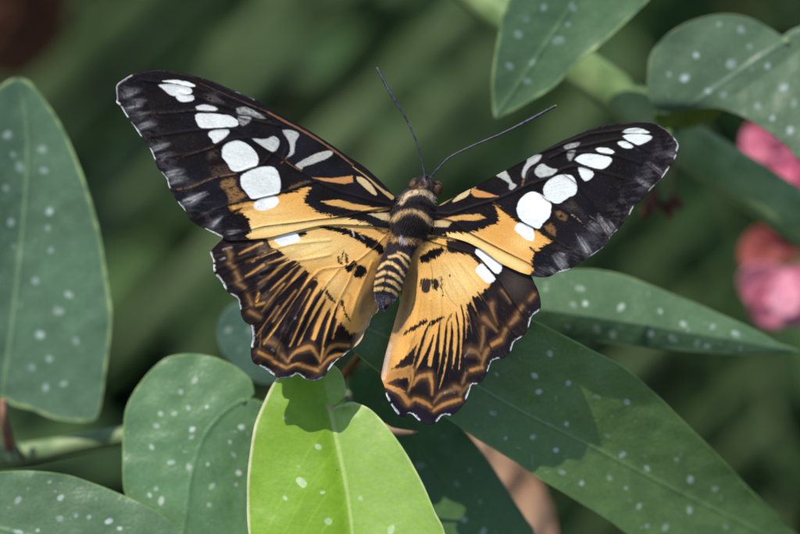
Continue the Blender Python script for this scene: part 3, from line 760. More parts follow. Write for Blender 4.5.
    p.line([(354.5, 265), (350, 280), (341, 297)], 0.9, (130, 90, 48), 0.6, 0.15, 0.7)
    for v in (V7((150, 310), (300, 220), (420, 150)), V7((260, 430), (400, 330), (500, 260)), V7((360, 480), (450, 380), (560, 290)), V7((180, 70), (350, 75)), V8((290, 300), (350, 180), (410, 60))):
        p.line(v, 1.1, (14, 11, 14), 0.8, 0.3, 0.85)
    for s in (V7((140, 195), (165, 185)), V7((150, 130), (210, 115)), V8((280, 265), (290, 275)), V8((430, 60), (440, 45))):
        p.line(s, 1.6, (190, 188, 190), 0.8, 1.0, 0.6, 1)
    fringe(p, [[(210.3, 253), (213.3, 261)], [(213.8, 266), (214, 270)], [(217, 276), (221.5, 281.5), (225, 288)], [(231.5, 295), (237.5, 299), (239.8, 308)], [(252, 326.5), (253.2, 337), (251.8, 346)], [(260, 366), (266, 369.6), (273.5, 375)], [(292, 377), (298, 374.2), (304, 378.5)], [(329.5, 369.5), (334, 363.5), (339, 360)], [(343, 356.5), (349.5, 351.5)]], 2.6)
    fringe(p, [[(281, 378), (291, 377.3)], [(306, 379.4), (314, 380.8), (323, 377.5)]], 1.0, (120, 130, 150))
    return p


# ---- right hindwing
RH_out = [(412, 226), (425, 220), (445, 222), (480, 236), (510, 256), (528, 271), (534.5, 283), (539, 293), (541, 305), (539, 311), (532, 316.5), (529, 326.5), (525, 334), (520.5, 338), (514, 342.5), (511, 351), (508, 354.5), (503, 358.5), (498, 358.8), (491.5, 361.5), (488, 371), (485, 376.5),
          (481, 382), (476.5, 384.4), (472, 384.6), (470, 390), (467, 398), (464, 404), (458, 411), (451, 415.8), (446, 414.8), (441.5, 416.5), (437.5, 421.5), (432, 424.6), (426, 424.4), (418.7, 420.5), (413, 415), (408.5, 413.5), (403, 417.2), (397, 413.5), (391, 405), (386.3, 396), (384.3, 386),
          (381.3, 377), (383.5, 364), (386, 353), (391, 338), (396, 319), (400.5, 302), (403, 286), (406, 258)]
RH_veins = [[(425, 240), (452, 248), (474, 254.5), (486, 265), (499.5, 281.5), (510, 297), (522, 315)], [(430, 250), (444, 290), (447, 302), (462, 325), (470, 345), (478, 378)], [(445, 262), (466, 290), (483, 320), (497, 350)],
            [(460, 262), (480, 285), (497, 310), (515, 335)], [(440, 285), (441, 310), (438, 345), (433, 380), (431, 412)], [(430, 300), (431, 322), (420, 350), (409, 395)], [(420, 262), (420, 300), (413, 340), (398, 372)]]


def paint_RH(x, y, e):
    p = Paint(x, y, (30, 22, 21), 4); p.radial(432, 232)
    dark_mottle(p, 4, 0.5)
    p.tint(0.5 * np.clip(1 - np.hypot((x - 515) / 20, (y - 285) / 22), 0, 1), (96, 84, 74))
    p.poly([(410, 224), (450, 235), (482, 262), (492, 278), (490, 286), (484, 292), (477, 296), (470, 300), (466, 312), (467, 326), (466, 338), (458, 346), (446, 352), (438, 352), (430, 356), (420, 366), (416, 372), (410, 388), (398, 396), (384, 388), (378, 376), (384, 350), (396, 310), (402, 260)], YEL, 1.2, 0.9)
    yel = (p.c[:, 0] > 0.3)
    p.tint(yel * np.clip(0.55 * p.n3, 0, 0.5), (212, 154, 84))
    p.tint(yel * 0.85 * np.exp(-(((x - 458) / 26) ** 2 + ((y - 280) / 24.0) ** 2)), (248, 212, 138))
    p.tint(yel * 0.6 * np.clip((y - 330) / 50, 0, 1), (206, 146, 76))
    for v in ([(440, 262), (452, 290)], [(450, 262), (466, 292)], [(458, 260), (474, 288)], [(432, 268), (434, 300)], [(446, 270), (458, 296)], [(425, 290), (424, 318)], [(441, 262), (445, 285)]):
        p.line(v, 1.2, (210, 156, 84), 1.2, 0.4, 0.4)
    # stripes out into the dark part
    for s, w in (([(434, 335), (432.7, 345), (430.5, 364)], [6, 5, 4]), ([(443, 335), (442, 348), (440, 371), (434, 398)], [4, 3.6, 2.6, 0.9]), ([(450, 335), (449, 346), (446, 366), (440, 388)], [4, 3.2, 2.6, 0.8]),
                 ([(456, 335), (455.5, 348), (452.4, 368)], [4, 2.6, 0.9]), ([(461, 333), (460.6, 350), (459, 369)], [3, 2.0, 0.8]), ([(464, 330), (464, 352), (464.8, 383)], [2.4, 1.8, 1.0]), ([(422, 360), (419, 372), (413, 386)], [5, 4, 1.5]),
                 ([(471, 300), (478, 312), (484, 322)], [3, 1.8, 0.8]), ([(479, 295), (487, 305)], [2.5, 0.8]), ([(463, 305), (470, 318), (473, 334)], [2, 2.2, 1.0])):
        p.line(s, w, (224, 166, 86), 0.8, 0.6, 0.95)
    dk = (p.c[:, 0] < 0.06)
    p.tint(dk * np.clip((p.nr + 0.3 * p.n3 - 0.25) * 1.3, 0, 0.25), (92, 66, 44))
    # dark streaks
    for s, w in (([(431, 321), (426, 331), (420.6, 347), (414.5, 367), (410, 390), (408.7, 402)], [0.8, 2, 2.8, 3.2, 3.2, 2]), ([(433.5, 335), (430, 347), (425, 359), (418, 374)], [0.8, 2.6, 4, 6]), ([(440, 322), (438.6, 335), (437, 349), (434.5, 366), (434.3, 385), (432.8, 408)], [0.6, 2.2, 3.4, 4.6, 3.6, 2]),
                 ([(447, 321), (446, 333), (444.5, 349), (440, 374), (435.5, 394)], [0.6, 2.2, 2.8, 3.4, 2.5]), ([(451.5, 322), (452, 333), (450.5, 349), (446.8, 373), (441, 392)], [0.8, 2.4, 3, 3.6, 4]), ([(456, 312), (458.5, 330), (458, 352), (455, 378)], [0.8, 2, 2.6, 3.6]), ([(461, 305), (464, 320), (464, 345), (463, 370), (460, 384)], [0.8, 2.2, 3, 4, 5]),
                 ([(467, 304), (471, 318), (474, 334), (476, 355)], [1, 3, 3.4, 6]), ([(473, 297), (480, 310), (488, 324), (490, 340)], [2, 6, 8, 10]), ([(478, 292), (484, 302), (490, 312)], [0.8, 2.4, 5]), ([(485, 290), (490, 300), (498, 312)], [2.5, 5, 9]), ([(469, 330), (470, 360)], [3, 8])):
        p.line(s, np.array(w) * 1.22, (26, 21, 27), 0.8, 0.3)
    p.poly([(486, 290), (494, 284), (500, 292), (494, 300), (488, 298)], (40, 31, 30), 1.2, 1.0)
    # black upper band, marks
    p.poly(H7((328, 112), (400, 68), (480, 42), (502, 66), (440, 122), (380, 148), (338, 154)), BLK, 1.0, 1.2)
    p.poly([(446, 240), (462, 241), (473, 247), (478, 254.5), (482, 263.5), (478.5, 265.5), (475.5, 260.5), (469.5, 254.5), (459, 253.5), (448, 252), (446, 248)], (36, 28, 26), 1.0, 1.1)
    p.line([(416, 258), (426, 248), (440, 243), (446, 245)], [3, 3, 3, 1], (212, 160, 90), 1.2, 0.7, 0.9)
    p.line([(412, 246), (424, 240), (436, 238)], 4, (50, 38, 32), 1.4, 0.6, 0.9)
    p.line([(448, 238), (447, 248), (445, 254)], 0.9, (60, 42, 30), 0.6, 0.2, 0.8)
    p.blob(H1((168, 215), (190, 188), (250, 223), (320, 273), (348, 302), (332, 352), (300, 352), (230, 287)), (252, 252, 250), 0.8, 0.3)
    p.blob(H1((170, 335), (210, 290), (250, 328), (303, 385), (292, 407), (250, 421), (200, 377)), (252, 252, 248), 0.9, 0.35)
    p.blob(H7((343, 264), (405, 260), (407, 310), (380, 357), (344, 338)), (58, 46, 42), 0.9, 1.0)
    p.blob(H7((418, 264), (446, 258), (462, 300), (440, 338), (418, 320)), (46, 36, 34), 0.9, 1.0)
    p.line(H7((474, 250), (480, 300)), [2.5, 3.5], (70, 52, 40), 0.9, 1.0, 0.9)
    p.line(H7((466, 292), (488, 350)), 1.1, (60, 44, 34), 0.6, 0.4, 0.9)
    p.line(H7((485, 372), (487, 368)), 1.6, (40, 30, 26), 0.6, 0.3)
    p.line(H7((532, 232), (533, 240)), 1.4, (80, 60, 44), 0.6, 0.3)
    p.line([(404, 334), (412, 329), (426, 321)], [2, 4, 3], (40, 30, 28), 0.9, 1.2)
    p.line([(430, 325), (436, 321), (443, 317)], [2.4, 3.4, 2.4], (40, 30, 28), 0.9, 1.2)
    p.line([(448, 320), (452, 314)], [2.4, 1.4], (60, 44, 36), 0.8, 0.8, 0.8)
    p.line([(414, 338), (410, 345)], 2, (150, 110, 64), 1, 1, 0.5)
    p.poly(H8((116, 212), (190, 140), (254, 70), (247, 110), (237, 165), (226, 187), (180, 203)), (36, 28, 28), 0.9, 0.8)
    # lower dark field and chevrons
    p.poly(H8((245, 300), (275, 262), (320, 250), (345, 300), (330, 385), (300, 385), (240, 355), (215, 375), (222, 330)), (34, 25, 24), 1.0, 0.5)
    p.poly([(434, 396), (446, 384), (466, 378), (470, 392), (460, 396), (444, 401), (434, 407)], (36, 27, 26), 1.0, 0.6)
    p.poly(H8((84, 286), (130, 263), (205, 253), (217, 300), (206, 337), (160, 312), (110, 297)), (28, 22, 28), 0.8, 0.7)
    p.poly(H8((60, 300), (95, 310), (160, 345), (200, 405), (240, 385), (300, 405), (332, 425), (400, 410), (480, 385), (540, 330), (560, 400), (400, 540), (200, 520), (90, 420)), (27, 22, 32), 0.9, 0.5)
    for s, w, k in ((H8((216, 302), (262, 252), (320, 240)), [2, 4.5, 5], 1), (H8((318, 242), (332, 290), (332, 345)), [4, 3.6, 1.4], 1), (H8((204, 402), (240, 370), (300, 392), (328, 412)), [2.5, 4, 5, 3], 1), (H8((338, 432), (400, 396), (480, 372)), [3, 4.2, 4.2], 1), (H8((343, 388), (380, 343), (450, 315), (480, 312)), [1.6, 3, 3, 2.5], 0.85),
                    (H8((96, 303), (160, 333), (200, 382)), [3, 5.5, 6], 1), (H8((80, 278), (150, 235), (222, 215)), [4, 6, 5], 1), (H8((222, 215), (226, 260), (206, 325)), [4, 3, 1.4], 1),
                    (H2((518, 222), (548, 178)), [3.4, 4], 0.85), (H2((598, 132), (627, 98)), 3.4, 0.8), (H2((470, 292), (512, 250)), [3.5, 4.6], 0.9), (H2((413, 392), (437, 330)), [3, 4], 0.9), (H2((345, 432), (405, 400)), [4.5, 5], 0.95),
                    (H2((295, 255), (340, 300), (382, 342)), [6, 3.5, 1.2], 0.85), (H2((345, 160), (350, 215), (380, 300)), [5, 3, 1], 0.8), (H2((415, 70), (440, 100), (470, 150)), [3, 2.5, 1], 0.85), (H2((290, 320), (285, 400), (270, 470)), [4, 3, 2], 0.7), (H2((200, 470), (240, 480), (272, 522)), [7, 5, 2], 0.8), (H2((322, 460), (290, 525)), [2.5, 2.5], 0.9),
                    (H3((338, 203), (412, 183)), [4, 4.5], 0.95), (H3((412, 165), (440, 70)), [1.6, 2.6], 0.85), (H3((285, 285), (305, 225)), [2, 2], 0.9), (H3((268, 365), (322, 300)), [1.6, 2.2], 0.8), (H3((230, 310), (268, 330)), 4, 0.8)):
        p.line(s, np.atleast_1d(w) * np.ones(2) * 2.0 if np.isscalar(w) else np.array(w) * 2.0, (112, 80, 50), 3.0, 0.5, 0.42)
        p.line(s, np.asarray(w) * 0.8 if not np.isscalar(w) else w * 0.8, (178, 124, 66) if k > 0.9 else (146, 108, 70), 1.3 if k > 0.9 else 1.7, 0.35, k * 0.95)
    for s in (H3((160, 355), (180, 350)), H3((300, 110), (330, 70)), H3((215, 345), (225, 350)), H2((580, 205), (595, 215)), H8((395, 335), (410, 330))):
        p.line(s, 1.6, (168, 158, 148), 1.0, 1.0, 0.6, 1.2)
    # inner margin
    d, sd = pline_dist(x, y, [(412, 240), (419, 262), (418, 285), (412, 318), (402, 338), (394, 356), (389, 380)])
    side = np.sign(sd[np.argmin((x - 403) ** 2 + (y - 305) ** 2)])
    inner = np.clip((d * side * sd) / 7.0 + 0.3, 0, 1)
    p.tint(inner * (y < 372) * (y > 250) * (0.72 + 0.3 * p.n1), (172, 138, 94))
    p.line([(409, 292), (405, 312), (399, 332)], [3, 8, 5], (122, 96, 64), 4, 0.8, 0.55)  # soft darker stripe: shade of the down-folded margin, put into the colour
    p.line([(417, 272), (416, 292), (411, 312)], 1.2, (110, 84, 56), 1.0, 0.6, 0.6)
    p.line([(390, 344), (386, 360), (383.5, 378)], [3, 5.5, 4], (214, 190, 168), 2.0, 0.4, 0.85)
    # veins
    p.line(RH_veins[0], [1.4, 1.6, 1.3], (24, 18, 16), 0.7, 0.15, 0.9)
    for v in (H7((500, 330), (540, 400), (580, 440)), H7((400, 120), (420, 260))):
        p.line(v, 0.8, (150, 106, 56), 0.6, 0.2, 0.6)
    for v in (H2((250, 80), (330, 200), (390, 330)), H2((400, 30), (500, 170)), H2((300, 320), (320, 440)), H3((460, 20), (480, 80))):
        p.line(v, 1.0, (14, 11, 14), 0.8, 0.3, 0.8)
    fringe(p, [[(386, 395), (388.5, 400)], [(391.5, 405.5), (397.5, 413.3)], [(409, 413.6), (413.3, 415), (418.5, 420)], [(437.8, 421), (442, 416), (449.5, 415.2)], [(466.5, 398), (470, 390), (472, 385), (476.5, 384.6)], [(488.2, 370.5), (492, 361.8), (498.5, 359)], [(511.5, 350.5), (514, 343), (521, 338)], [(529.2, 326), (532, 317), (539, 311)]], 2.5)
    return p


def z_lf(x, y): return 0 * x
def z_lh(x, y):
    inner = np.exp(-(pline_dist(x, y, [(407, 235), (388, 285), (371, 320), (350, 350)])[0] / 14.0) ** 2)
    below = np.clip((y - 235) / 140, 0, 1)
    return 0.35 + 1.6 * below ** 1.3 + 2.6 * inner * np.clip((y - 240) / 30, 0, 1) + 0.25 * np.sin((x + y) * 0.14) * below
def z_rh(x, y):
    inner = np.exp(-(pline_dist(x, y, [(406, 258), (400, 302), (391, 338), (382, 377)])[0] / 12.0) ** 2)
    below = np.clip((y - 240) / 180, 0, 1)
    return 0.35 + 1.8 * below ** 1.3 + 2.2 * inner * np.clip((y - 245) / 30, 0, 1) + 0.25 * np.sin((x - y) * 0.13) * below


build_wing('forewing', LF_out, (401, 205), 720, 340, paint_LF, LF_veins, z_lf)
build_wing('forewing', RF_out, (428, 211), 680, 300, paint_RF, RF_veins, z_lf)
build_wing('hindwing', LH_out, (396, 224), 640, 260, paint_LH, LH_veins, z_lh)
build_wing('hindwing', RH_out, (420, 230), 640, 260, paint_RH, RH_veins, z_rh)

# ---- body: one continuous lofted surface, head to tail
spine = np.array([(428.5, 175, -1.6, 1.5), (428, 177, -1.6, 6), (426.5, 182, -1.4, 11), (424.5, 188, -1.2, 13), (422, 194, -1.0, 15), (419.5, 199, -1.0, 18), (416, 207, -0.9, 21), (412, 219, -0.8, 23.5), (407.5, 231, -0.7, 20.5), (403.5, 241, -0.6, 16.5),
                  (401, 247, -0.9, 14), (398, 255, -1.5, 14), (393.5, 267, -1.9, 14.8), (390, 279, -1.9, 14.6), (387, 289, -1.6, 13.2), (385, 297, -1.2, 11.2), (383.8, 303, -0.9, 8.4), (382.8, 308, -0.6, 5), (382, 312, -0.5, 1.4)])
sp = catmull(spine, 190)
NS = 56
tx = np.gradient(sp[:, 0]); ty = np.gradient(sp[:, 1]); L = np.hypot(tx, ty); tx /= L; ty /= L
an = np.linspace(0, 2 * math.pi, NS, endpoint=False)
bx = sp[:, 0:1] - ty[:, None] * sp[:, 3:4] * np.cos(an); by = sp[:, 1:2] + tx[:, None] * sp[:, 3:4] * np.cos(an)
bz = sp[:, 2:3] - 0.16 * 0.78 * sp[:, 3:4] * np.sin(an)
bump = fnoise(bx.ravel() * 1.0, by.ravel() * 1.0 + 40 * np.tile(np.sin(an), len(sp)), 5, 77, 2).reshape(bx.shape)
bx += 0.8 * bump; bz -= 0.14 * bump
I, J = np.meshgrid(np.arange(len(sp) - 1), np.arange(NS), indexing='ij'); I = I.ravel(); J = J.ravel(); J2 = (J + 1) % NS
bq = np.stack([I * NS + J, I * NS + J2, (I + 1) * NS + J2, (I + 1) * NS + J], 1)
V4c = lambda *p: Zm(360, 160, S6, *p)


def paint_body(x, y):
    p = Paint(x, y, (46, 38, 36), 9)
    p.tint(np.clip(0.4 + p.n3, 0, 0.6), (30, 25, 27))
    p.line(V4c((360, 190), (440, 130), (500, 190)), 3, (120, 82, 60), 1.5, 1, 0.6, 1)
    p.line(V4c((400, 180), (430, 175)), 2.2, (170, 130, 92), 1, 1, 0.7)
    p.line(V4c((430, 125), (445, 160)), 2.5, (150, 140, 150), 1.2, 1.2, 0.6, 1)
    p.line(V4c((470, 230), (520, 250)), 4, (120, 112, 112), 1.4, 1, 0.7)
    p.line([(401, 203), (408, 194.5), (420, 191.5), (430, 195), (437.5, 204)], [4, 5.2, 5.2, 5.6, 4.5], (218, 190, 150), 1.2, 0.9, 0.95, 0.7)
    p.line([(404, 207), (412, 203), (422, 203), (432, 210)], [4, 5, 5, 5], (20, 17, 19), 1.4, 0.9)
    p.line([(394, 219), (402, 213), (412, 211), (422, 214), (431, 223)], [6.5, 5, 4, 5, 6.5], (200, 164, 114), 1.2, 0.9, 0.95, 0.6)
    p.blob([(399, 224), (405, 218), (413, 216.5), (421, 220), (425, 228), (421, 234), (409, 236), (400, 232)], (27, 23, 24), 1.2, 0.9)
    p.line([(388, 232), (394, 240)], 5, (196, 146, 88), 1.6, 1, 0.8)
    p.line([(398, 239), (410, 241), (420, 242)], [5, 6, 6], (216, 168, 112), 1.5, 1.2, 0.9, 0.8)
    p.line([(401, 238), (405, 243)], 4, (196, 184, 190), 1.2, 1.0, 0.8)
    p.line([(400, 247), (410, 250), (418, 252)], 3.5, (44, 32, 28), 1.4, 0.8)
    ab = (y > 247)
    p.tint(ab * 0.9, (38, 30, 36))
    p.tint(ab * np.clip((x - 398 + (y - 270) * 0.45) / 10, 0, 1) * 0.5, (84, 74, 78))
    for s, w in ((H7((182, 82), (240, 105), (288, 162)), [1.6, 2.6, 2.4]), (H7((128, 112), (190, 108), (268, 198)), [2, 2.8, 2.4]), (H7((55, 192), (90, 160), (130, 150), (185, 180), (228, 236)), [2.2, 3, 3.2, 3, 2.6]), (H7((46, 238), (100, 212)), [3, 3.2]), (H7((128, 220), (170, 238), (214, 280)), [3.2, 3.4, 2.8]), (H7((30, 288), (86, 266)), [3.2, 3.2]), (H7((118, 272), (160, 288), (198, 326)), [3.4, 3.6, 3]), (H7((22, 332), (82, 320)), [3.4, 3.4]), (H7((106, 326), (150, 340), (182, 370)), [3.2, 3.4, 2.8])):
        p.line(s, w, (226, 186, 122), 0.9, 0.6, 0.97)
    tl = np.clip((y - 294) / 6, 0, 1)
    p.tint(tl * 0.55, (96, 88, 106))
    p.tint(tl * np.clip(2.2 * p.n1, 0, 0.8), (150, 144, 156))
    p.line(H7((110, 420), (125, 400)), 2.6, (170, 132, 70), 1, 0.8, 0.8)
    p.line(H7((95, 455), (110, 440)), 3, (26, 22, 24), 1, 0.8)
    return p.c


bcol = paint_body(bx.ravel(), by.ravel())
bco = P(bx.ravel(), by.ravel(), bz.ravel())
ends = np.vstack([bco.reshape(len(sp), NS, 3)[0].mean(0), bco.reshape(len(sp), NS, 3)[-1].mean(0)])
jj = np.arange(NS); nb = len(bco)
bt_tris = np.vstack([np.stack([np.full(NS, nb), (jj + 1) % NS, jj], 1), np.stack([np.full(NS, nb + 1), (len(sp) - 1) * NS + jj, (len(sp) - 1) * NS + (jj + 1) % NS], 1)])
body = np_mesh('body', np.vstack([bco, ends]), bq, M_body, bt, col=np.vstack([bcol, bcol[:1], bcol[-1:]]), tris=bt_tris)

# fuzz lying back over thorax and abdomen
hv = []; ht = []; hc = []
for k in range(4200):
    i = int(RNG.integers(4, len(sp) - 8)); a = RNG.uniform(0.02, 0.98) * math.pi
    j = int(a / (2 * math.pi) * NS) % NS
    base = bco[i * NS + j]
    ctr = P(sp[i, 0], sp[i, 1], sp[i, 2])
    nrm = base - ctr; nrm /= np.linalg.norm(nrm) + 1e-9
    tan = P(sp[i, 0] + tx[i], sp[i, 1] + ty[i], sp[i, 2]) - ctr; tan /= np.linalg.norm(tan)
    thor = sp[i, 1] < 248
    ln = RNG.uniform(0.5, 1.35) * (0.00068 if thor else 0.0003)
    side = abs(math.cos(a))
    if thor and side > 0.75 and sp[i, 1] > 198: ln *= 2.0
    d = tan * (0.9 - 0.4 * side) + nrm * RNG.uniform(0.15, 0.65) + RNG.normal(0, 0.28, 3); d /= np.linalg.norm(d)
    sd_ = np.cross(d, nrm); sd_ /= np.linalg.norm(sd_) + 1e-9
    w = 0.000032
    n0 = len(hv)
    hv += [base - sd_ * w, base + sd_ * w, base + d * ln]
    ht.append((n0, n0 + 1, n0 + 2))
    c = bcol[i * NS + j] * RNG.uniform(0.75, 1.4) + 0.006
    if RNG.uniform() < 0.35 and bcol[i * NS + j][0] > 0.2: ln *= 0.5
    hc += [c, c, c]
np_mesh('hair', np.array(hv), None, M_hair, body, col=np.clip(np.array(hc), 0, 0.8), tris=np.array(ht))


def ellipsoid(name, c, rx, ry, rz, mat, parent, rot=0.0, seg=32, bumpy=0.0):
    th = np.linspace(0, 2 * math.pi, seg, endpoint=False); ph = np.linspace(0.02, math.pi - 0.02, seg // 2)
    PH, TH = np.meshgrid(ph, th, indexing='ij')
    lx = rx * np.sin(PH) * np.cos(TH); ly = ry * np.sin(PH) * np.sin(TH); lz = rz * np.cos(PH)
    x = c[0] + lx * math.cos(rot) - ly * math.sin(rot); y = c[1] + lx * math.sin(rot) + ly * math.cos(rot); z = c[2] - lz * 0.16
    n, s = PH.shape
    I, J = np.meshgrid(np.arange(n - 1), np.arange(s), indexing='ij'); I = I.ravel(); J = J.ravel(); J2 = (J + 1) % s
    return np_mesh(name, P(x.ravel(), y.ravel(), z.ravel()), np.stack([I * s + J, (I + 1) * s + J, (I + 1) * s + J2, I * s + J2], 1), mat, parent,
                   tris=np.array([(0, 1, 2)]))


ellipsoid('eye', (415.6, 185.2, -0.9), 6.6, 7.6, 8.5, M_eye, bt, 0.3)
ellipsoid('eye', (436.4, 188.8, -0.9), 6.6, 8.2, 8.5, M_eye, bt, 0.3)


def antenna(pts, zs, rad):
    p3 = [P(a, b, z) for (a, b), z in zip(pts, zs)]
    a = tube('antenna', p3, [r * MM * 1.18 for r in rad], M_ant, bt, n=160, sides=10)
    tip = [P(*( np.array(pts[-1]) * (1 - t) + np.array(pts[-2]) * t), zs[-1] - 0.02) for t in (0.09, 0.0)]
    e = np.array(tip[1]) + (np.array(tip[1]) - np.array(tip[0])) * 0.25
    tube('club_tip', [tip[0], tip[1], e], [rad[-1] * MM * 1.15, rad[-1] * MM * 1.1, 0.2 * MM], M_anttip, a, n=12, sides=10)


antenna([(425, 177.5), (423.8, 170), (420.5, 154), (413.4, 134), (404, 115), (393.5, 98), (384, 81), (377, 67.5)], [-3, -3.2, -3.6, -4, -4, -4, -3.5, -3], [0.8, 0.75, 0.75, 0.8, 0.9, 1.1, 1.25, 1.0])
antenna([(431, 178), (434, 173), (441, 165.5), (450, 157), (472, 146), (500, 134.3), (528, 120.5), (556, 105.5)], [-3, -3.2, -3.6, -4, -4, -4, -3.5, -3], [0.8, 0.75, 0.75, 0.85, 0.85, 1.0, 1.25, 1.0])

# ------------------------------------------------------------------ BEGONIAS
def leaf(outline, pole, zf, mid, spots, base, rim, parent, mat=None, N=600, NR=170, label=None, spotcol=(186, 202, 186), spotk=0.8, sr=2.6, vk=0.18, midw=2.2, midcol=None, seed=0, rimw=1.6, thick=0.0004, two=None, extra=(), und=0.32, wav=0.5, edgew=0.8):
    x, y, e, q = fan(outline, pole, N, NR)
    ed = e * np.clip(np.tile(np.ones(1), len(e)), 0, 1)
    p = Paint(x, y, base, seed + 200)
    big = fnoise(x, y, 70, seed + 3, 3)
    dark = tuple(0.86 * np.array(base)); lite = tuple(np.minimum(255, 1.10 * np.array(base) + 4))
    p.tint(np.clip(0.8 * big, 0, 0.5), lite); p.tint(np.clip(-0.8 * big, 0, 0.5), dark)
    p.tint(np.clip(1.0 * p.n3, 0, 0.3), lite)
    if two is not None:                     # the halves of some leaves differ in tone
        d, s = pline_dist(x, y, mid)
        p.tint(np.clip(0.5 + two[1] * d * s / 16.0, 0, 1) * two[2], two[0])
    m = np.asarray(mid, float)
    mc = catmull(m, 60)
    # side veins
    if vk:
        tang = np.gradient(mc, axis=0); tang /= np.linalg.norm(tang, axis=1)[:, None]
        size = max(np.ptp(np.array(outline)[:, 0]), np.ptp(np.array(outline)[:, 1]))
        for i in range(3, 58, 8):
            for sgn in (-1, 1):
                t = tang[i]; nrm = np.array([-t[1], t[0]]) * sgn
                pts = [mc[i] + t * a * size * 0.8 * 0.5 + nrm * (a ** 0.85) * size * 0.36 for a in (0, 0.25, 0.5, 0.75, 1.0)]
                p.line(pts, [1.8, 1.2, 0.8], lite, 1.6, 0.4, vk * 1.6)
    p.line(mc[::4], [midw, midw * 0.8, midw * 0.35], midcol or lite, 0.9, 0.25, 0.75)
    # pale spots of uneven size
    for k, s in enumerate(spots):
        rr = (s[2] if len(s) > 2 else sr) * RNG.uniform(0.6, 1.25)
        an_ = RNG.uniform(0, math.pi); el = RNG.uniform(1.0, 1.5)
        t = np.linspace(0, 2 * math.pi, 9)[:-1]
        rad = rr * (1 + RNG.normal(0, 0.06, 8))
        ex = rad * np.cos(t) * el; ey = rad * np.sin(t) / el ** 0.3
        p.blob(np.stack([s[0] + ex * math.cos(an_) - ey * math.sin(an_), s[1] + ex * math.sin(an_) + ey * math.cos(an_)], 1), spotcol, 0.9, 0.3, spotk * RNG.uniform(0.4, 1.1), 0.4)
    # tiny flecks
    fl = vnoise(x, y, 4.0, seed + 61)
    p.tint(np.clip((fl - 0.45) * 12, 0, 0.3 if und > 0.2 else 0.0), spotcol)
    p.tint(np.clip(1.25 - e / rimw, 0, 1) * 0.85 * np.clip(0.75 + 1.4 * vnoise(x, y, 9, seed + 8), 0.2, 1), rim)
    for ln_, w_, c_ in extra:
        p.line(ln_, w_, c_, 1.0, 0.3, 0.8)
    z = zf(x, y) + wav * fnoise(x, y, 90, seed + 21, 2) + und * fnoise(x, y, 24, seed + 33, 2)
    d, s = pline_dist(x, y, mc)
    z = z - 0.12 * np.exp(-(d / 2.2) ** 2)
    z = z + edgew * vnoise(x, y, 26, seed + 41) * np.exp(-e / 10.0)
    o = np_mesh('leaf', P(x, y, z), q, mat or M_leaf, parent, col=np.clip(p.c, 0.002, 0.85))
    solidify(o, thick)
    if label: o['label'] = label
    return o


def plane(cx, cy, z0, sx=0.0, sy=0.0, mid=None, fold=0.0, soft=8.0):
    def f(x, y):
        z = z0 + sx * (x - cx) + sy * (y - cy)
        if mid is not None:
            d, s = pline_dist(x, y, mid)
            z = z - fold * (np.sqrt(d * d + soft * soft) - soft)
        return z
    return f


def down(p, z=0.0, dx=0.0, dy=0.0):
    return np.array([p[0] + dx, p[1] + dy, z])


RIM = (150, 172, 96)
# ---- front plant: the leaves the butterfly rests on
fp0 = P(420, 470, 46)
front = thing('begonia_plant', 'spotted begonia with the broad dark leaves and lime young leaf under the butterfly', 'plant', down(fp0, 0, 0.0, 0.05))

MID_BIG = [(352, 322), (400, 342), (440, 364), (477, 385), (520, 410), (580, 440), (660, 482), (740, 522), (808, 556)]
ZB0 = plane(480, 380, 9, 0.012, 0.038, MID_BIG, 0.03, 14)


def ZBIG(x, y):
    return ZB0(x, y) + 0.00012 * np.clip(x - 470, 0, 400) ** 2


spots = Zm(520, 260, 1.95, (57, 182), (28, 225), (36, 256), (94, 240), (150, 266), (208, 276), (90, 319), (24, 345), (170, 342), (69, 370), (199, 379), (247, 406), (304, 388), (331, 428), (379, 446), (120, 435), (174, 425), (206, 445), (231, 480), (330, 487), (247, 519), (282, 522), (400, 521)) + \
    Zm(380, 330, 2.617, (305, 115), (405, 118), (415, 160), (445, 60), (492, 138), (295, 217), (328, 283), (400, 280), (460, 315), (488, 244), (525, 400), (475, 372))
leaf([(344, 318), (346, 340), (352, 350), (381, 374), (415, 398), (449, 420), (467, 432), (480, 441), (510, 459), (540, 479), (575, 500), (605, 518), (630, 536), (680, 566), (740, 590), (790, 588), (818, 568), (812, 552), (794, 532), (776, 514), (751, 491), (725, 462.5), (689, 426.6), (658, 396), (622.5, 366), (587, 347.5), (551, 329), (520, 313),
      (480, 286), (440, 254), (400, 238), (366, 250), (350, 282)], (520, 400), ZBIG, MID_BIG, spots, (92, 120, 62), (132, 160, 82), front, N=760, NR=230, label='large long spotted leaf lying under the right wing', seed=1, midcol=(124, 152, 104), midw=1.8, sr=2.5, spotcol=(190, 204, 188))
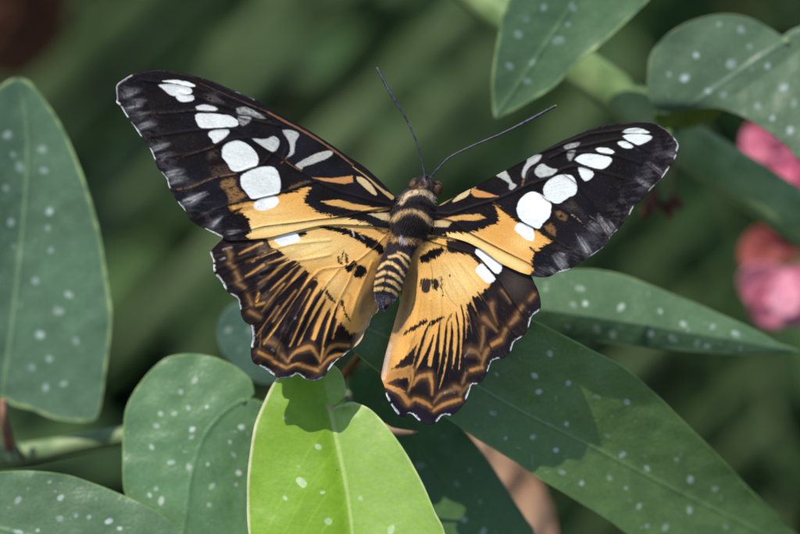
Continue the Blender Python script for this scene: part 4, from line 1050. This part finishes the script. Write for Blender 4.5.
# the butterfly's legs stand on this leaf
for kx, ky, fx, fy, fz in ((396, 212, 372, 236, 10.6), (398, 224, 378, 262, 11.2), (402, 234, 390, 285, 11.4), (424, 214, 450, 262, 10.4), (420, 226, 440, 280, 10.9), (414, 236, 424, 296, 11.2)):
    fz = float(ZBIG(np.array([fx]), np.array([fy]))[0]) - 0.2
    tube('leg', [P(kx, ky, 1.5), P(kx * 0.5 + fx * 0.5, ky * 0.5 + fy * 0.5 - 4, 2.4), P(fx, fy, fz), P(fx + (3 if fx > 405 else -3), fy + 3, fz + 0.4)], [1.6 * MM, 1.2 * MM, 0.8 * MM, 0.6 * MM], M_leg, bt, n=40, sides=8)
MID_UP = [(505, 305), (560, 312), (620, 321), (700, 334), (798, 351)]
leaf([(500, 296), (512, 284), (538, 276), (566, 270.5), (592, 270), (622.6, 275.4), (653, 286.7), (689, 301), (725, 316.4), (756, 331), (781.5, 344), (799, 351), (776, 353.4), (740.5, 354.2), (694, 351.5), (648, 347.5), (612, 343.5), (581.5, 340), (545, 338), (515, 330)], (620, 312),
     plane(560, 310, 24, 0.012, 0.0, MID_UP, -0.10, 5), MID_UP, Zm(520, 260, 1.95, (50, 58, ), (117, 57), (103, 88), (127, 86), (197, 93), (273, 101), (318, 126), (375, 131), (420, 145), (94, 129), (150, 134), (181, 144), (255, 143), (298, 152), (345, 162), (365, 166), (430, 172)), (80, 108, 72), (126, 146, 92), front, label='narrow pointed spotted leaf beside the right wing', seed=2, sr=3.0, midcol=(92, 118, 88), midw=1.2, vk=0.1, spotcol=(200, 212, 200))
MID_DK = [(380, 372), (410, 430), (450, 490), (500, 560)]
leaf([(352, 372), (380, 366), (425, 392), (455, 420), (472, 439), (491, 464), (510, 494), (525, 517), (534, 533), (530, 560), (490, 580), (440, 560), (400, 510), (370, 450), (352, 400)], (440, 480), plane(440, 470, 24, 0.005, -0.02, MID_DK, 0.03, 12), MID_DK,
     Zm(380, 330, 2.617, (200, 403), (220, 497), (270, 530), (262, 450)) + [(420, 466, 3.4), (470, 470, 2)], (72, 104, 54), (110, 138, 78), front, label='shaded dark green leaf below the butterfly', seed=3)  # the largest spot is a patch of light painted into the leaf colour
MID_HT = [(242, 401), (222, 415), (204, 438), (192, 475), (186, 520), (180, 548)]
leaf([(246, 398), (254, 394.5), (250.5, 380), (236, 367), (214, 357.5), (189, 354), (167, 358), (149, 372.5), (134, 392.5), (125.5, 411), (123.3, 434.5), (123, 460), (124, 489), (134, 515), (152, 540), (180, 562), (225, 562), (262, 540), (278, 490), (282, 445), (272, 412), (258, 400)], (205, 450),
     plane(200, 450, 17, 0.01, -0.02, MID_HT, -0.022, 10), MID_HT, Zm(0, 340, 2.754, (537, 112), (498, 143), (519, 188), (480, 204), (443, 204), (570, 185), (432, 237), (530, 247), (528, 268), (418, 296), (472, 338, 3.6), (572, 343), (633, 281), (643, 316), (657, 367), (650, 398), (583, 404, 3.4), (575, 455, 3.4), (445, 443, 3.6), (413, 428), (520, 350), (665, 240), (430, 410)), (92, 126, 82), (140, 168, 94), front, label='heart shaped pale green spotted leaf left of the lime leaf', seed=4, sr=2.4, midcol=(84, 118, 78), spotcol=(220, 230, 216))
def z_lime(x, y):
    d, s = pline_dist(x, y, MID_LM)
    sd = np.clip((x - 340) / 4, -1, 1)
    lobe = np.exp(-(((x - 348) / 10) ** 2 + ((y - 406) / 7.0) ** 2))
    return 4.6 - 0.036 * (y - 440) - 0.016 * (x - 340) + 1.2 * lobe + 1.2 * np.exp(-(d / 14.0) ** 2) - 0.0009 * np.clip(x - 372 - 0.36 * (y - 440), 0, 60) ** 2 + 0.00016 * np.clip(300 - x, 0, 99) ** 2


MID_LM = [(330, 408), (338, 444), (347, 488), (353, 534), (360, 610)]
leaf([(333, 407), (343, 398), (345, 387), (342, 374), (331, 364), (305, 364), (284, 372), (274, 383), (265, 401), (254.5, 427), (249, 462), (247, 492), (249, 534), (260, 575), (300, 620), (370, 640), (425, 600), (446, 548), (444, 530), (436, 514), (423, 484), (406, 453), (388, 427.5), (371, 410), (354, 402.5), (341, 404.5)], (337, 470),
     z_lime, MID_LM, Zm(200, 300, 2.284, (194, 270), (270, 336), (232, 417, 3.8), (195, 453), (368, 453, 3.6), (293, 506, 4), (437, 526, 4), (280, 440, 1.6), (225, 380, 1.6)), (126, 166, 36), (206, 214, 150), front, mat=M_lime, label='bright lime green young leaf', seed=5, extra=[([(345, 398), (338, 404), (331, 409)], 1.4, (96, 118, 40)), ([(333, 409), (341, 406), (352, 404.5)], 1.6, (196, 206, 140)), ([(327, 406), (333, 410)], 4.0, (190, 168, 120)), ([(331, 364), (305, 364), (284, 372), (274, 383), (265, 401), (254.5, 427), (249, 462), (247, 492), (249, 534)], [2, 3, 5, 5.5, 5, 4], (214, 208, 164))], midcol=(186, 208, 118), midw=4.2, N=760, NR=230, und=0.14, spotcol=(214, 232, 190), two=((158, 188, 96), -1, 0.75), vk=0.5, rimw=2.2)  # first extra line is the dark crease shade at the notch, painted on
MID_SM = [(285, 372), (262, 350), (238, 330)]
leaf([(290, 380), (262, 384), (240, 373), (224, 354), (217.5, 336), (220, 318), (232, 305), (250, 302), (275, 318), (296, 345), (300, 368)], (258, 345), plane(255, 345, 36, 0, 0, MID_SM, 0.02, 8), MID_SM, [(240, 350), (228, 330), (250, 330)], (72, 100, 84), (96, 122, 90), front, label='small bluish green leaf behind the left wing', seed=6, N=240, NR=60)

stem_top = P(372, 392, 34)
tube('stem', [down(fp0, -0.02, 0.0, 0.05), down(fp0, 0.2, 0.0, 0.03), fp0, stem_top], [0.006, 0.005, 0.0042, 0.003], M_stem, front)
for a, b, za, zb, r in (((364, 350), (330, 395), 17, 30, 5), ((331, 407), (352, 402), 8.5, 33, 3.2), ((243, 401), (365, 420), 18, 36, 3.0), ((380, 372), (385, 395), 26, 34, 3.0), ((506, 306), (400, 400), 26, 36, 2.6), ((287, 374), (360, 398), 37, 36, 2.4)):
    mid = P((a[0] + b[0]) / 2, (a[1] + b[1]) / 2, (za + zb) / 2 + 2)
    tube('petiole', [P(*a, za), mid, P(*b, zb), P(378, 405, 37)], [r * MM * 0.8, r * MM, r * MM, r * MM], M_petiole if r > 4 else M_stem, front, n=60, sides=10)
# withered stipule, the tan point beside the lime leaf
x, y, e, q = fan([(384, 424), (392, 428), (404, 430), (418, 431.8), (406, 434.5), (394, 435), (384, 432)], (395, 431.5), 80, 12)
st = np_mesh('stipule', P(x, y, 9.5 + 0.03 * (x - 384) + 0.02 * (y - 431) ** 2), q, M_dry, front); solidify(st, 0.0003); st['label'] = 'dry tan stipule'
# withered leaf hanging in the gap between the two dark leaves
WD = [(470, 425), (510, 470), (545, 530), (560, 580)]
x, y, e, q = fan([(455, 420), (500, 428), (532, 470), (550, 505), (556, 545), (552, 585), (530, 600), (500, 570), (478, 520), (462, 470)], (525, 510), 200, 50)
wd = np_mesh('leaf', P(x, y, 84 + 0.03 * (y - 480) + 0.5 * np.sin(x * 0.16 + y * 0.05) + 3 * fnoise(x, y, 60, 5)), q, M_dry, front); solidify(wd, 0.0005); wd['label'] = 'withered beige leaf hanging behind the dark leaf'
tube('petiole', [P(464, 424, 82), P(440, 424, 62), P(400, 420, 44)], [1.6 * MM, 2 * MM, 2 * MM], M_petiole, front, n=40, sides=8)

# ---- left plant: blurred upright leaf, its joint, and the leaf in the lower left corner
l0 = P(-40, 470, 44)
left = thing('begonia_plant', 'begonia with the tall blurred leaf and jointed green stem at the left edge', 'plant', down(l0, 0, -0.02, 0.02))
MID_L = [(2, 398), (12, 330), (22, 240), (28, 150), (22, 82)]
leaf([(21, 78), (32, 84), (60, 123), (82, 173), (99.5, 231), (109, 290), (112.5, 318), (107, 366), (98, 417), (78, 422), (53, 418.5), (32, 410), (14, 406), (3, 399), (-20, 402), (-50, 380), (-75, 320), (-70, 230), (-40, 145), (-8, 94), (10, 80)], (22, 270), plane(20, 270, 34, 0.0, 0.010, MID_L, 0.05, 12), MID_L,
     Zm(0, 60, 1.405, (18, 133), (60, 125), (62, 155), (8, 180), (15, 228, 4), (70, 213), (68, 236), (72, 267), (20, 262), (97, 330), (83, 353), (57, 386), (70, 420), (107, 395), (65, 460), (90, 455), (50, 310), (28, 150), (10, 105), (45, 432)), (82, 110, 80), (156, 180, 112), left, label='tall blurred grey green leaf', seed=7, sr=3.4, midcol=(116, 146, 104), midw=4, rimw=4, spotcol=(190, 206, 200))
MID_BL = [(-40, 520), (40, 540), (140, 580)]
leaf([(-70, 500), (-30, 478), (0, 472), (36, 471.5), (69, 475.5), (102, 487), (134, 500.5), (160, 514), (181, 533), (196, 556), (190, 590), (130, 620), (40, 630), (-50, 610), (-90, 560)], (50, 550), plane(60, 520, 12, 0, -0.03), MID_BL, Zm(0, 340, 2.754, (137, 392), (167, 435), (165, 492), (245, 488), (50, 442), (50, 530), (105, 525), (210, 485), (300, 500), (330, 520)), (86, 114, 78), (128, 154, 90), left, label='dark spotted leaf in the lower left corner', seed=8, sr=2.6, vk=0.1, spotcol=(206, 216, 212))
tube('stem', [down(l0, -0.02, -0.02, 0.02), down(l0, 0.2, -0.01, 0.01), l0, P(-12, 458, 40), P(30, 453, 38), P(80, 444, 36), P(140, 434, 36), P(200, 426, 38), P(232, 410, 40)], [0.006, 0.006, 0.0046, 13.5 * MM, 12 * MM, 11 * MM, 10.5 * MM, 8 * MM, 2 * MM], M_stem, left, n=220)
tube('petiole', [P(3, 400, 29), P(4, 420, 30), P(9, 447, 36)], [4 * MM, 4.6 * MM, 6.5 * MM], M_node, left, n=50)
tube('node_ring', [P(15, 444, 35.9), P(20, 451, 35.6), P(22, 462, 36)], [1.2 * MM, 1.5 * MM, 1.2 * MM], M_bract, left, n=30, sides=8)
tube('petiole', [P(-40, 521, 14), P(-50, 500, 28), P(-40, 474, 44)], [3 * MM, 3.4 * MM, 4 * MM], M_stem, left, n=40)

# ---- right plant: thick cane with two leaves above and pink flowers
r0 = P(930, 300, 62)
right = thing('begonia_plant', 'tall begonia with a thick green cane and pink flowers at the right edge', 'plant', down(r0, 0, 0.02, 0.05))
cane = [down(r0, -0.02, 0.02, 0.05), down(r0, 0.2, 0.02, 0.03), r0, P(830, 238, 50), P(740, 178, 46), P(690, 146, 45), P(668, 130, 44.5), P(640, 110, 44), P(580, 68, 46), P(520, 26, 50), P(450, -26, 56), P(380, -90, 64)]
tube('cane', cane, [0.0075, 0.007, 0.0062, 30 * MM, 27 * MM, 26 * MM, 28.5 * MM, 23 * MM, 23 * MM, 22 * MM, 18 * MM, 14 * MM], M_cane, right, n=260, sides=28)
MID_T = [(590, -24), (562, 20), (525, 75), (496, 116)]
leaf([(494.5, 117.5), (491.5, 84), (496.5, 44), (503.5, 14), (514, -8), (552, -22), (605, -26), (648, -16), (652, -6), (646, 3), (626, 22), (602, 44), (577, 63.5), (553, 87.5), (524, 105), (504, 115)], (560, 20), plane(560, 40, 27, 0.02, 0.01, MID_T, 0.03, 10), MID_T,
     Zm(480, 0, 2.053, (95, 40), (160, 82, 4), (78, 70), (108, 128), (60, 135), (95, 165), (180, 50), (190, 15), (130, 15)), (84, 112, 74), (142, 164, 104), right, label='hanging pointed leaf at the top edge', seed=9, sr=3.2, rimw=4, vk=0.1, spotcol=(160, 182, 170))
MID_R = [(786, 40), (752, 62), (715, 88), (690, 105)]
def z_tr(x, y):
    d, s = pline_dist(x, y, [(850, 10), (786, 60), (735, 95), (690, 110)])
    return 31 + 0.02 * (x - 720) + np.where(s > 0, 0.02, -0.055) * d + 1.4 * np.exp(-((y - 114) / 9.0) ** 2) * np.clip((745 - x) / 40, 0, 1)
leaf([(648, 73), (650.5, 56), (662.5, 39), (684.5, 24), (709, 16), (733, 14.5), (753, 19.5), (770, 29), (782, 36.5), (792, 31), (805, 26), (840, 18), (866, 60), (862, 130), (838, 176), (818, 172), (800, 160.5), (787, 146), (767, 131), (743, 116.5), (718.5, 108), (694, 108), (675, 112), (661, 113.5), (651, 102), (647, 88)], (740, 75), z_tr, MID_R,
     Zm(480, 0, 2.053, (443, 114, 4), (388, 153, 3.4), (420, 160), (515, 132, 4), (553, 95), (468, 187), (600, 243), (637, 268), (645, 212), (590, 135), (623, 180), (570, 218), (535, 60), (490, 50), (500, 195)), (84, 106, 76), (120, 140, 92), right, label='wide grey green spotted leaf in the top right corner', seed=10, sr=3.2, vk=0.12, spotcol=(184, 200, 198), midcol=(120, 142, 120))
x, y, e, q = fan([(654, 116), (664, 108), (690, 104), (722, 106), (722, 113), (709, 122), (685, 128), (666, 128.5), (657, 123)], (688, 116), 160, 30)
cv = Paint(x, y, (104, 124, 44), 310); cv.tint(np.clip(cv.n3 + 0.3, 0, 0.6), (78, 102, 34))
fl_ = np_mesh('leaf', P(x, y, 36 + 0.16 * (y - 108)), q, M_leaf, right, col=cv.c); solidify(fl_, 0.0004); fl_['label'] = 'olive underside of the curled leaf lobe'
tube('petiole', [P(786, 40, 32), P(800, 90, 44), P(812, 160, 50), P(815, 228, 50)], [3.2 * MM, 4 * MM, 5 * MM, 6 * MM], M_stem, right, n=60)
tube('petiole', [P(592, -25, 28), P(580, -60, 42), P(470, -30, 55)], [4 * MM, 4.4 * MM, 6 * MM], M_stem, right, n=60)
# stub with withered red bracts on the cane
tube('stub', [P(672, 136, 38), P(668, 165, 48), P(665, 192, 56), P(664, 204, 58)], [10 * MM, 9 * MM, 7 * MM, 2 * MM], M_stem, right, n=50)
for (ax, ay), (bx_, by_), w in (((665, 195), (640, 217), 7), ((666, 198), (672, 222), 6), ((660, 190), (645, 204), 6), ((668, 194), (684, 210), 6)):
    dx, dy = bx_ - ax, by_ - ay; ln = math.hypot(dx, dy); nx_, ny_ = -dy / ln * w, dx / ln * w
    x, y, e, q = fan([(ax, ay), (ax + dx * .4 + nx_, ay + dy * .4 + ny_), (bx_, by_), (ax + dx * .4 - nx_, ay + dy * .4 - ny_)], (ax + dx * .45, ay + dy * .45), 60, 12)
    b_ = np_mesh('bract', P(x, y, 58 + 0.05 * (x - ax) + 0.9 * np.sin(x * 0.4)), q, M_bract, right); solidify(b_, 0.0003)


def petal(c, z0, length, width, ang, tilt, mat, parent):
    x, y, e, q = fan([(0, 0), (-width * .35, -length * .3), (-width * .5, -length * .62), (-width * .36, -length * .9), (0, -length), (width * .36, -length * .9), (width * .5, -length * .62), (width * .35, -length * .3)], (0, -length * .5), 90, 20)
    cup = 0.006 * x * x
    ca, sa = math.cos(ang), math.sin(ang)
    X = c[0] + x * ca - y * sa; Y = c[1] + x * sa + y * ca
    o = np_mesh('petal', P(X, Y, z0 + tilt * -y * 0.16 - cup * 0.6 + 1.2 * fnoise(X, Y, 20, int(c[0]))), q, mat, parent); solidify(o, 0.0004)


def flower(c, z0, petals, size, mats, label):
    stalk = tube('flower', [P(c[0], c[1], z0 + 2), P(c[0] + 25, c[1] - 40, z0 + 2), P(860, 210, 56)], [3 * MM, 2.6 * MM, 3 * MM], M_bract, right, n=40, sides=10)
    stalk['label'] = label
    for k, (a, l, w, t) in enumerate(petals):
        petal(c, z0 - 0.5 * k, l * size, w * size, math.radians(a), t, mats[k % len(mats)], stalk)


flower((792, 152), 88, [(-70, 52, 46, 0.2), (-20, 46, 40, -0.2), (60, 50, 44, 0.1), (150, 44, 42, 0.2), (215, 52, 46, -0.1)], 1.0, [M_pink], 'pink blossom under the top right leaf')
flower((782, 262), 92, [(20, 44, 46, 0.3), (-60, 44, 44, 0.2)], 1.0, [M_coral], 'coral bud above the pink blossom')
flower((786, 270), 89, [(200, 60, 46, 0.1), (160, 58, 44, -0.2), (240, 50, 44, 0.3), (120, 54, 46, 0.2), (180, 46, 34, -0.6)], 1.0, [M_pink], 'pink and white blossom at the right edge')

# ------------------------------------------------------------------ BACKGROUND
def blade_np(p0, p1, width, droop, side, n=14, fold=0.25):
    """one long folded leaflet between two points"""
    p0 = np.asarray(p0); p1 = np.asarray(p1)
    t = np.linspace(0, 1, n)
    ax = p1 - p0; L = np.linalg.norm(ax)
    c = p0 + np.outer(t, ax); c[:, 2] -= droop * L * t ** 2
    T = np.gradient(c, axis=0); T /= np.linalg.norm(T, axis=1)[:, None]
    S = np.cross(T, side); S /= np.linalg.norm(S, axis=1)[:, None]
    Nn = np.cross(S, T)
    w = width * np.clip(np.sin(np.pi * np.clip(t * 0.93 + 0.07, 0, 1)) ** 0.55, 0.02, 1)[:, None] * 0.5
    v = np.vstack([c - S * w + Nn * w * fold, c, c + S * w + Nn * w * fold])
    i = np.arange(n - 1)
    q = np.vstack([np.stack([i, i + 1, n + i + 1, n + i], 1), np.stack([n + i, n + i + 1, 2 * n + i + 1, 2 * n + i], 1)])
    return v, q


def merge_q(parts):
    V = []; Q = []; k = 0
    for v, q in parts:
        V.append(v); Q.append(q + k); k += len(v)
    return np.vstack(V), np.vstack(Q)


def palm(base_dz, start, step, count, dirv, length, width, label, rachis_px):
    root = thing('palm', label, 'palm', down(P(*rachis_px[-1], base_dz), 0))
    pts = [P(*a, base_dz) for a in rachis_px]
    tube('rachis', pts + [down(pts[-1], 0.25, 0.02, 0.03), down(pts[-1], -0.02, 0.03, 0.05)], [0.002] * (len(pts) - 1) + [0.004, 0.007, 0.009], M_palm, root, n=120)
    rp = catmull(np.array(rachis_px, float), 400)
    for k in range(count):
        i = int(np.clip(start + step * k, 0, 399))
        a = rp[i]; ln = length * RNG.uniform(0.85, 1.1)
        dv = np.array(dirv) + RNG.normal(0, 0.025, 2)
        b = a + dv * ln
        v, q = blade_np(P(a[0], a[1], base_dz), P(b[0], b[1], base_dz - 20 + RNG.uniform(-25, 25)), width * RNG.uniform(0.8, 1.15), 0.03, -FW + 0.3 * RT + RNG.normal(0, 0.25, 3))
        o = np_mesh('leaflet', v, q, M_palm if k % 3 != 1 else M_palm2, root); solidify(o, 0.0006)
    return root


palm_plant = palm(345, 6, 17, 22, (-0.72, 0.69), 620, 0.0115, 'palm with long parallel leaflets blurred behind the left wing', [(40, -90), (180, -75), (330, -50), (480, -20), (600, 30), (680, 110), (760, 300), (800, 700)])


def shrub(c, spread, count, size, mat, label, zlo=0.02, zhi=0.2, tilt=0.5):
    c = np.array([c[0], c[1], 0.0])
    root = thing('shrub', label, 'shrub', c, 'undergrowth shrubs behind the butterfly')
    parts = []; stems = []
    for k in range(5):
        a = RNG.uniform(0, 2 * math.pi)
        tip = c + np.array([math.cos(a) * spread * 0.5, math.sin(a) * spread * 0.5, zhi * 0.9])
        stems.append(tube_np([c + (0, 0, -0.02), (c + tip) / 2 + (0, 0, 0.04), tip], [0.005, 0.004, 0.002], 20, 8))
    for k in range(count):
        a = RNG.uniform(0, 2 * math.pi); r = spread * math.sqrt(RNG.uniform(0, 1))
        h = RNG.uniform(zlo, zhi) * (1 - 0.35 * (r / spread))
        p0 = c + np.array([r * math.cos(a), r * math.sin(a), h])
        d = np.array([math.cos(a), math.sin(a), RNG.uniform(-0.5, 0.6)]) + RNG.normal(0, 0.5, 3); d /= np.linalg.norm(d)
        parts.append(blade_np(p0, p0 + d * size * RNG.uniform(0.6, 1.25), size * RNG.uniform(0.28, 0.45), 0.15, np.array([0, 0, 1.0]) + RNG.normal(0, tilt, 3), 9))
    v, q = merge_q(parts)
    f = np_mesh('foliage', v, q, mat, root); solidify(f, 0.0005)
    v, q, t = joined(stems)
    np_mesh('stem', v, q, M_wood, root, tris=t)


def ground_at(px, py):
    r = P(px, py, 0) - CAM
    return CAM + r * (CAM[2] / -r[2])


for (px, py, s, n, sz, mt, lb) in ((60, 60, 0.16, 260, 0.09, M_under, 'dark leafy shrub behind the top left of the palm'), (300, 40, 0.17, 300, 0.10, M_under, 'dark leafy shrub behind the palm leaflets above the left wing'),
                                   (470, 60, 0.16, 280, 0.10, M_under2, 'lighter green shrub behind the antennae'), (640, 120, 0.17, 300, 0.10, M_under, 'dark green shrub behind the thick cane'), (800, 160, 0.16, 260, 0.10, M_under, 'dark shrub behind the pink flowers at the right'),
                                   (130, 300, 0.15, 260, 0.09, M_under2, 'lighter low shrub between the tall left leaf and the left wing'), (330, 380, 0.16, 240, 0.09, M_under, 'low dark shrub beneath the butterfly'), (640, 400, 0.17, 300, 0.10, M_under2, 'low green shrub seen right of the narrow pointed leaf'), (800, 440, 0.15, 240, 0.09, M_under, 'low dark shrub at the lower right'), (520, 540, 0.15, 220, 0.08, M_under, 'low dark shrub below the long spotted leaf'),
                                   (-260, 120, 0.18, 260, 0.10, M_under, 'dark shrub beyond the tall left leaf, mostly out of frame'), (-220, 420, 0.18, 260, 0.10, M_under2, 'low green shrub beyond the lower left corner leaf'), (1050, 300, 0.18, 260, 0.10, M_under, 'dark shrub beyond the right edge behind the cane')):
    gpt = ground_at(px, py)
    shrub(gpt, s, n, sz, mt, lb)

# rust coloured dead leaf, top left corner
x, y, e, q = fan([(-60, -40), (0, -70), (50, -50), (72, 0), (60, 50), (20, 80), (-30, 70), (-70, 20)], (0, 5), 160, 30)
dl = np_mesh('leaf', P(x, y, 285 + 12 * fnoise(x, y, 40, 2) + 0.2 * y), q, M_rust, palm_plant); solidify(dl, 0.001)
dl['label'] = 'rust brown withered leaf at the top left corner'
tube('petiole', [P(10, -50, 278), P(30, -75, 310), P(48, -89, 345)], [2 * MM, 3 * MM, 4 * MM], M_rust, palm_plant, n=30, sides=8)
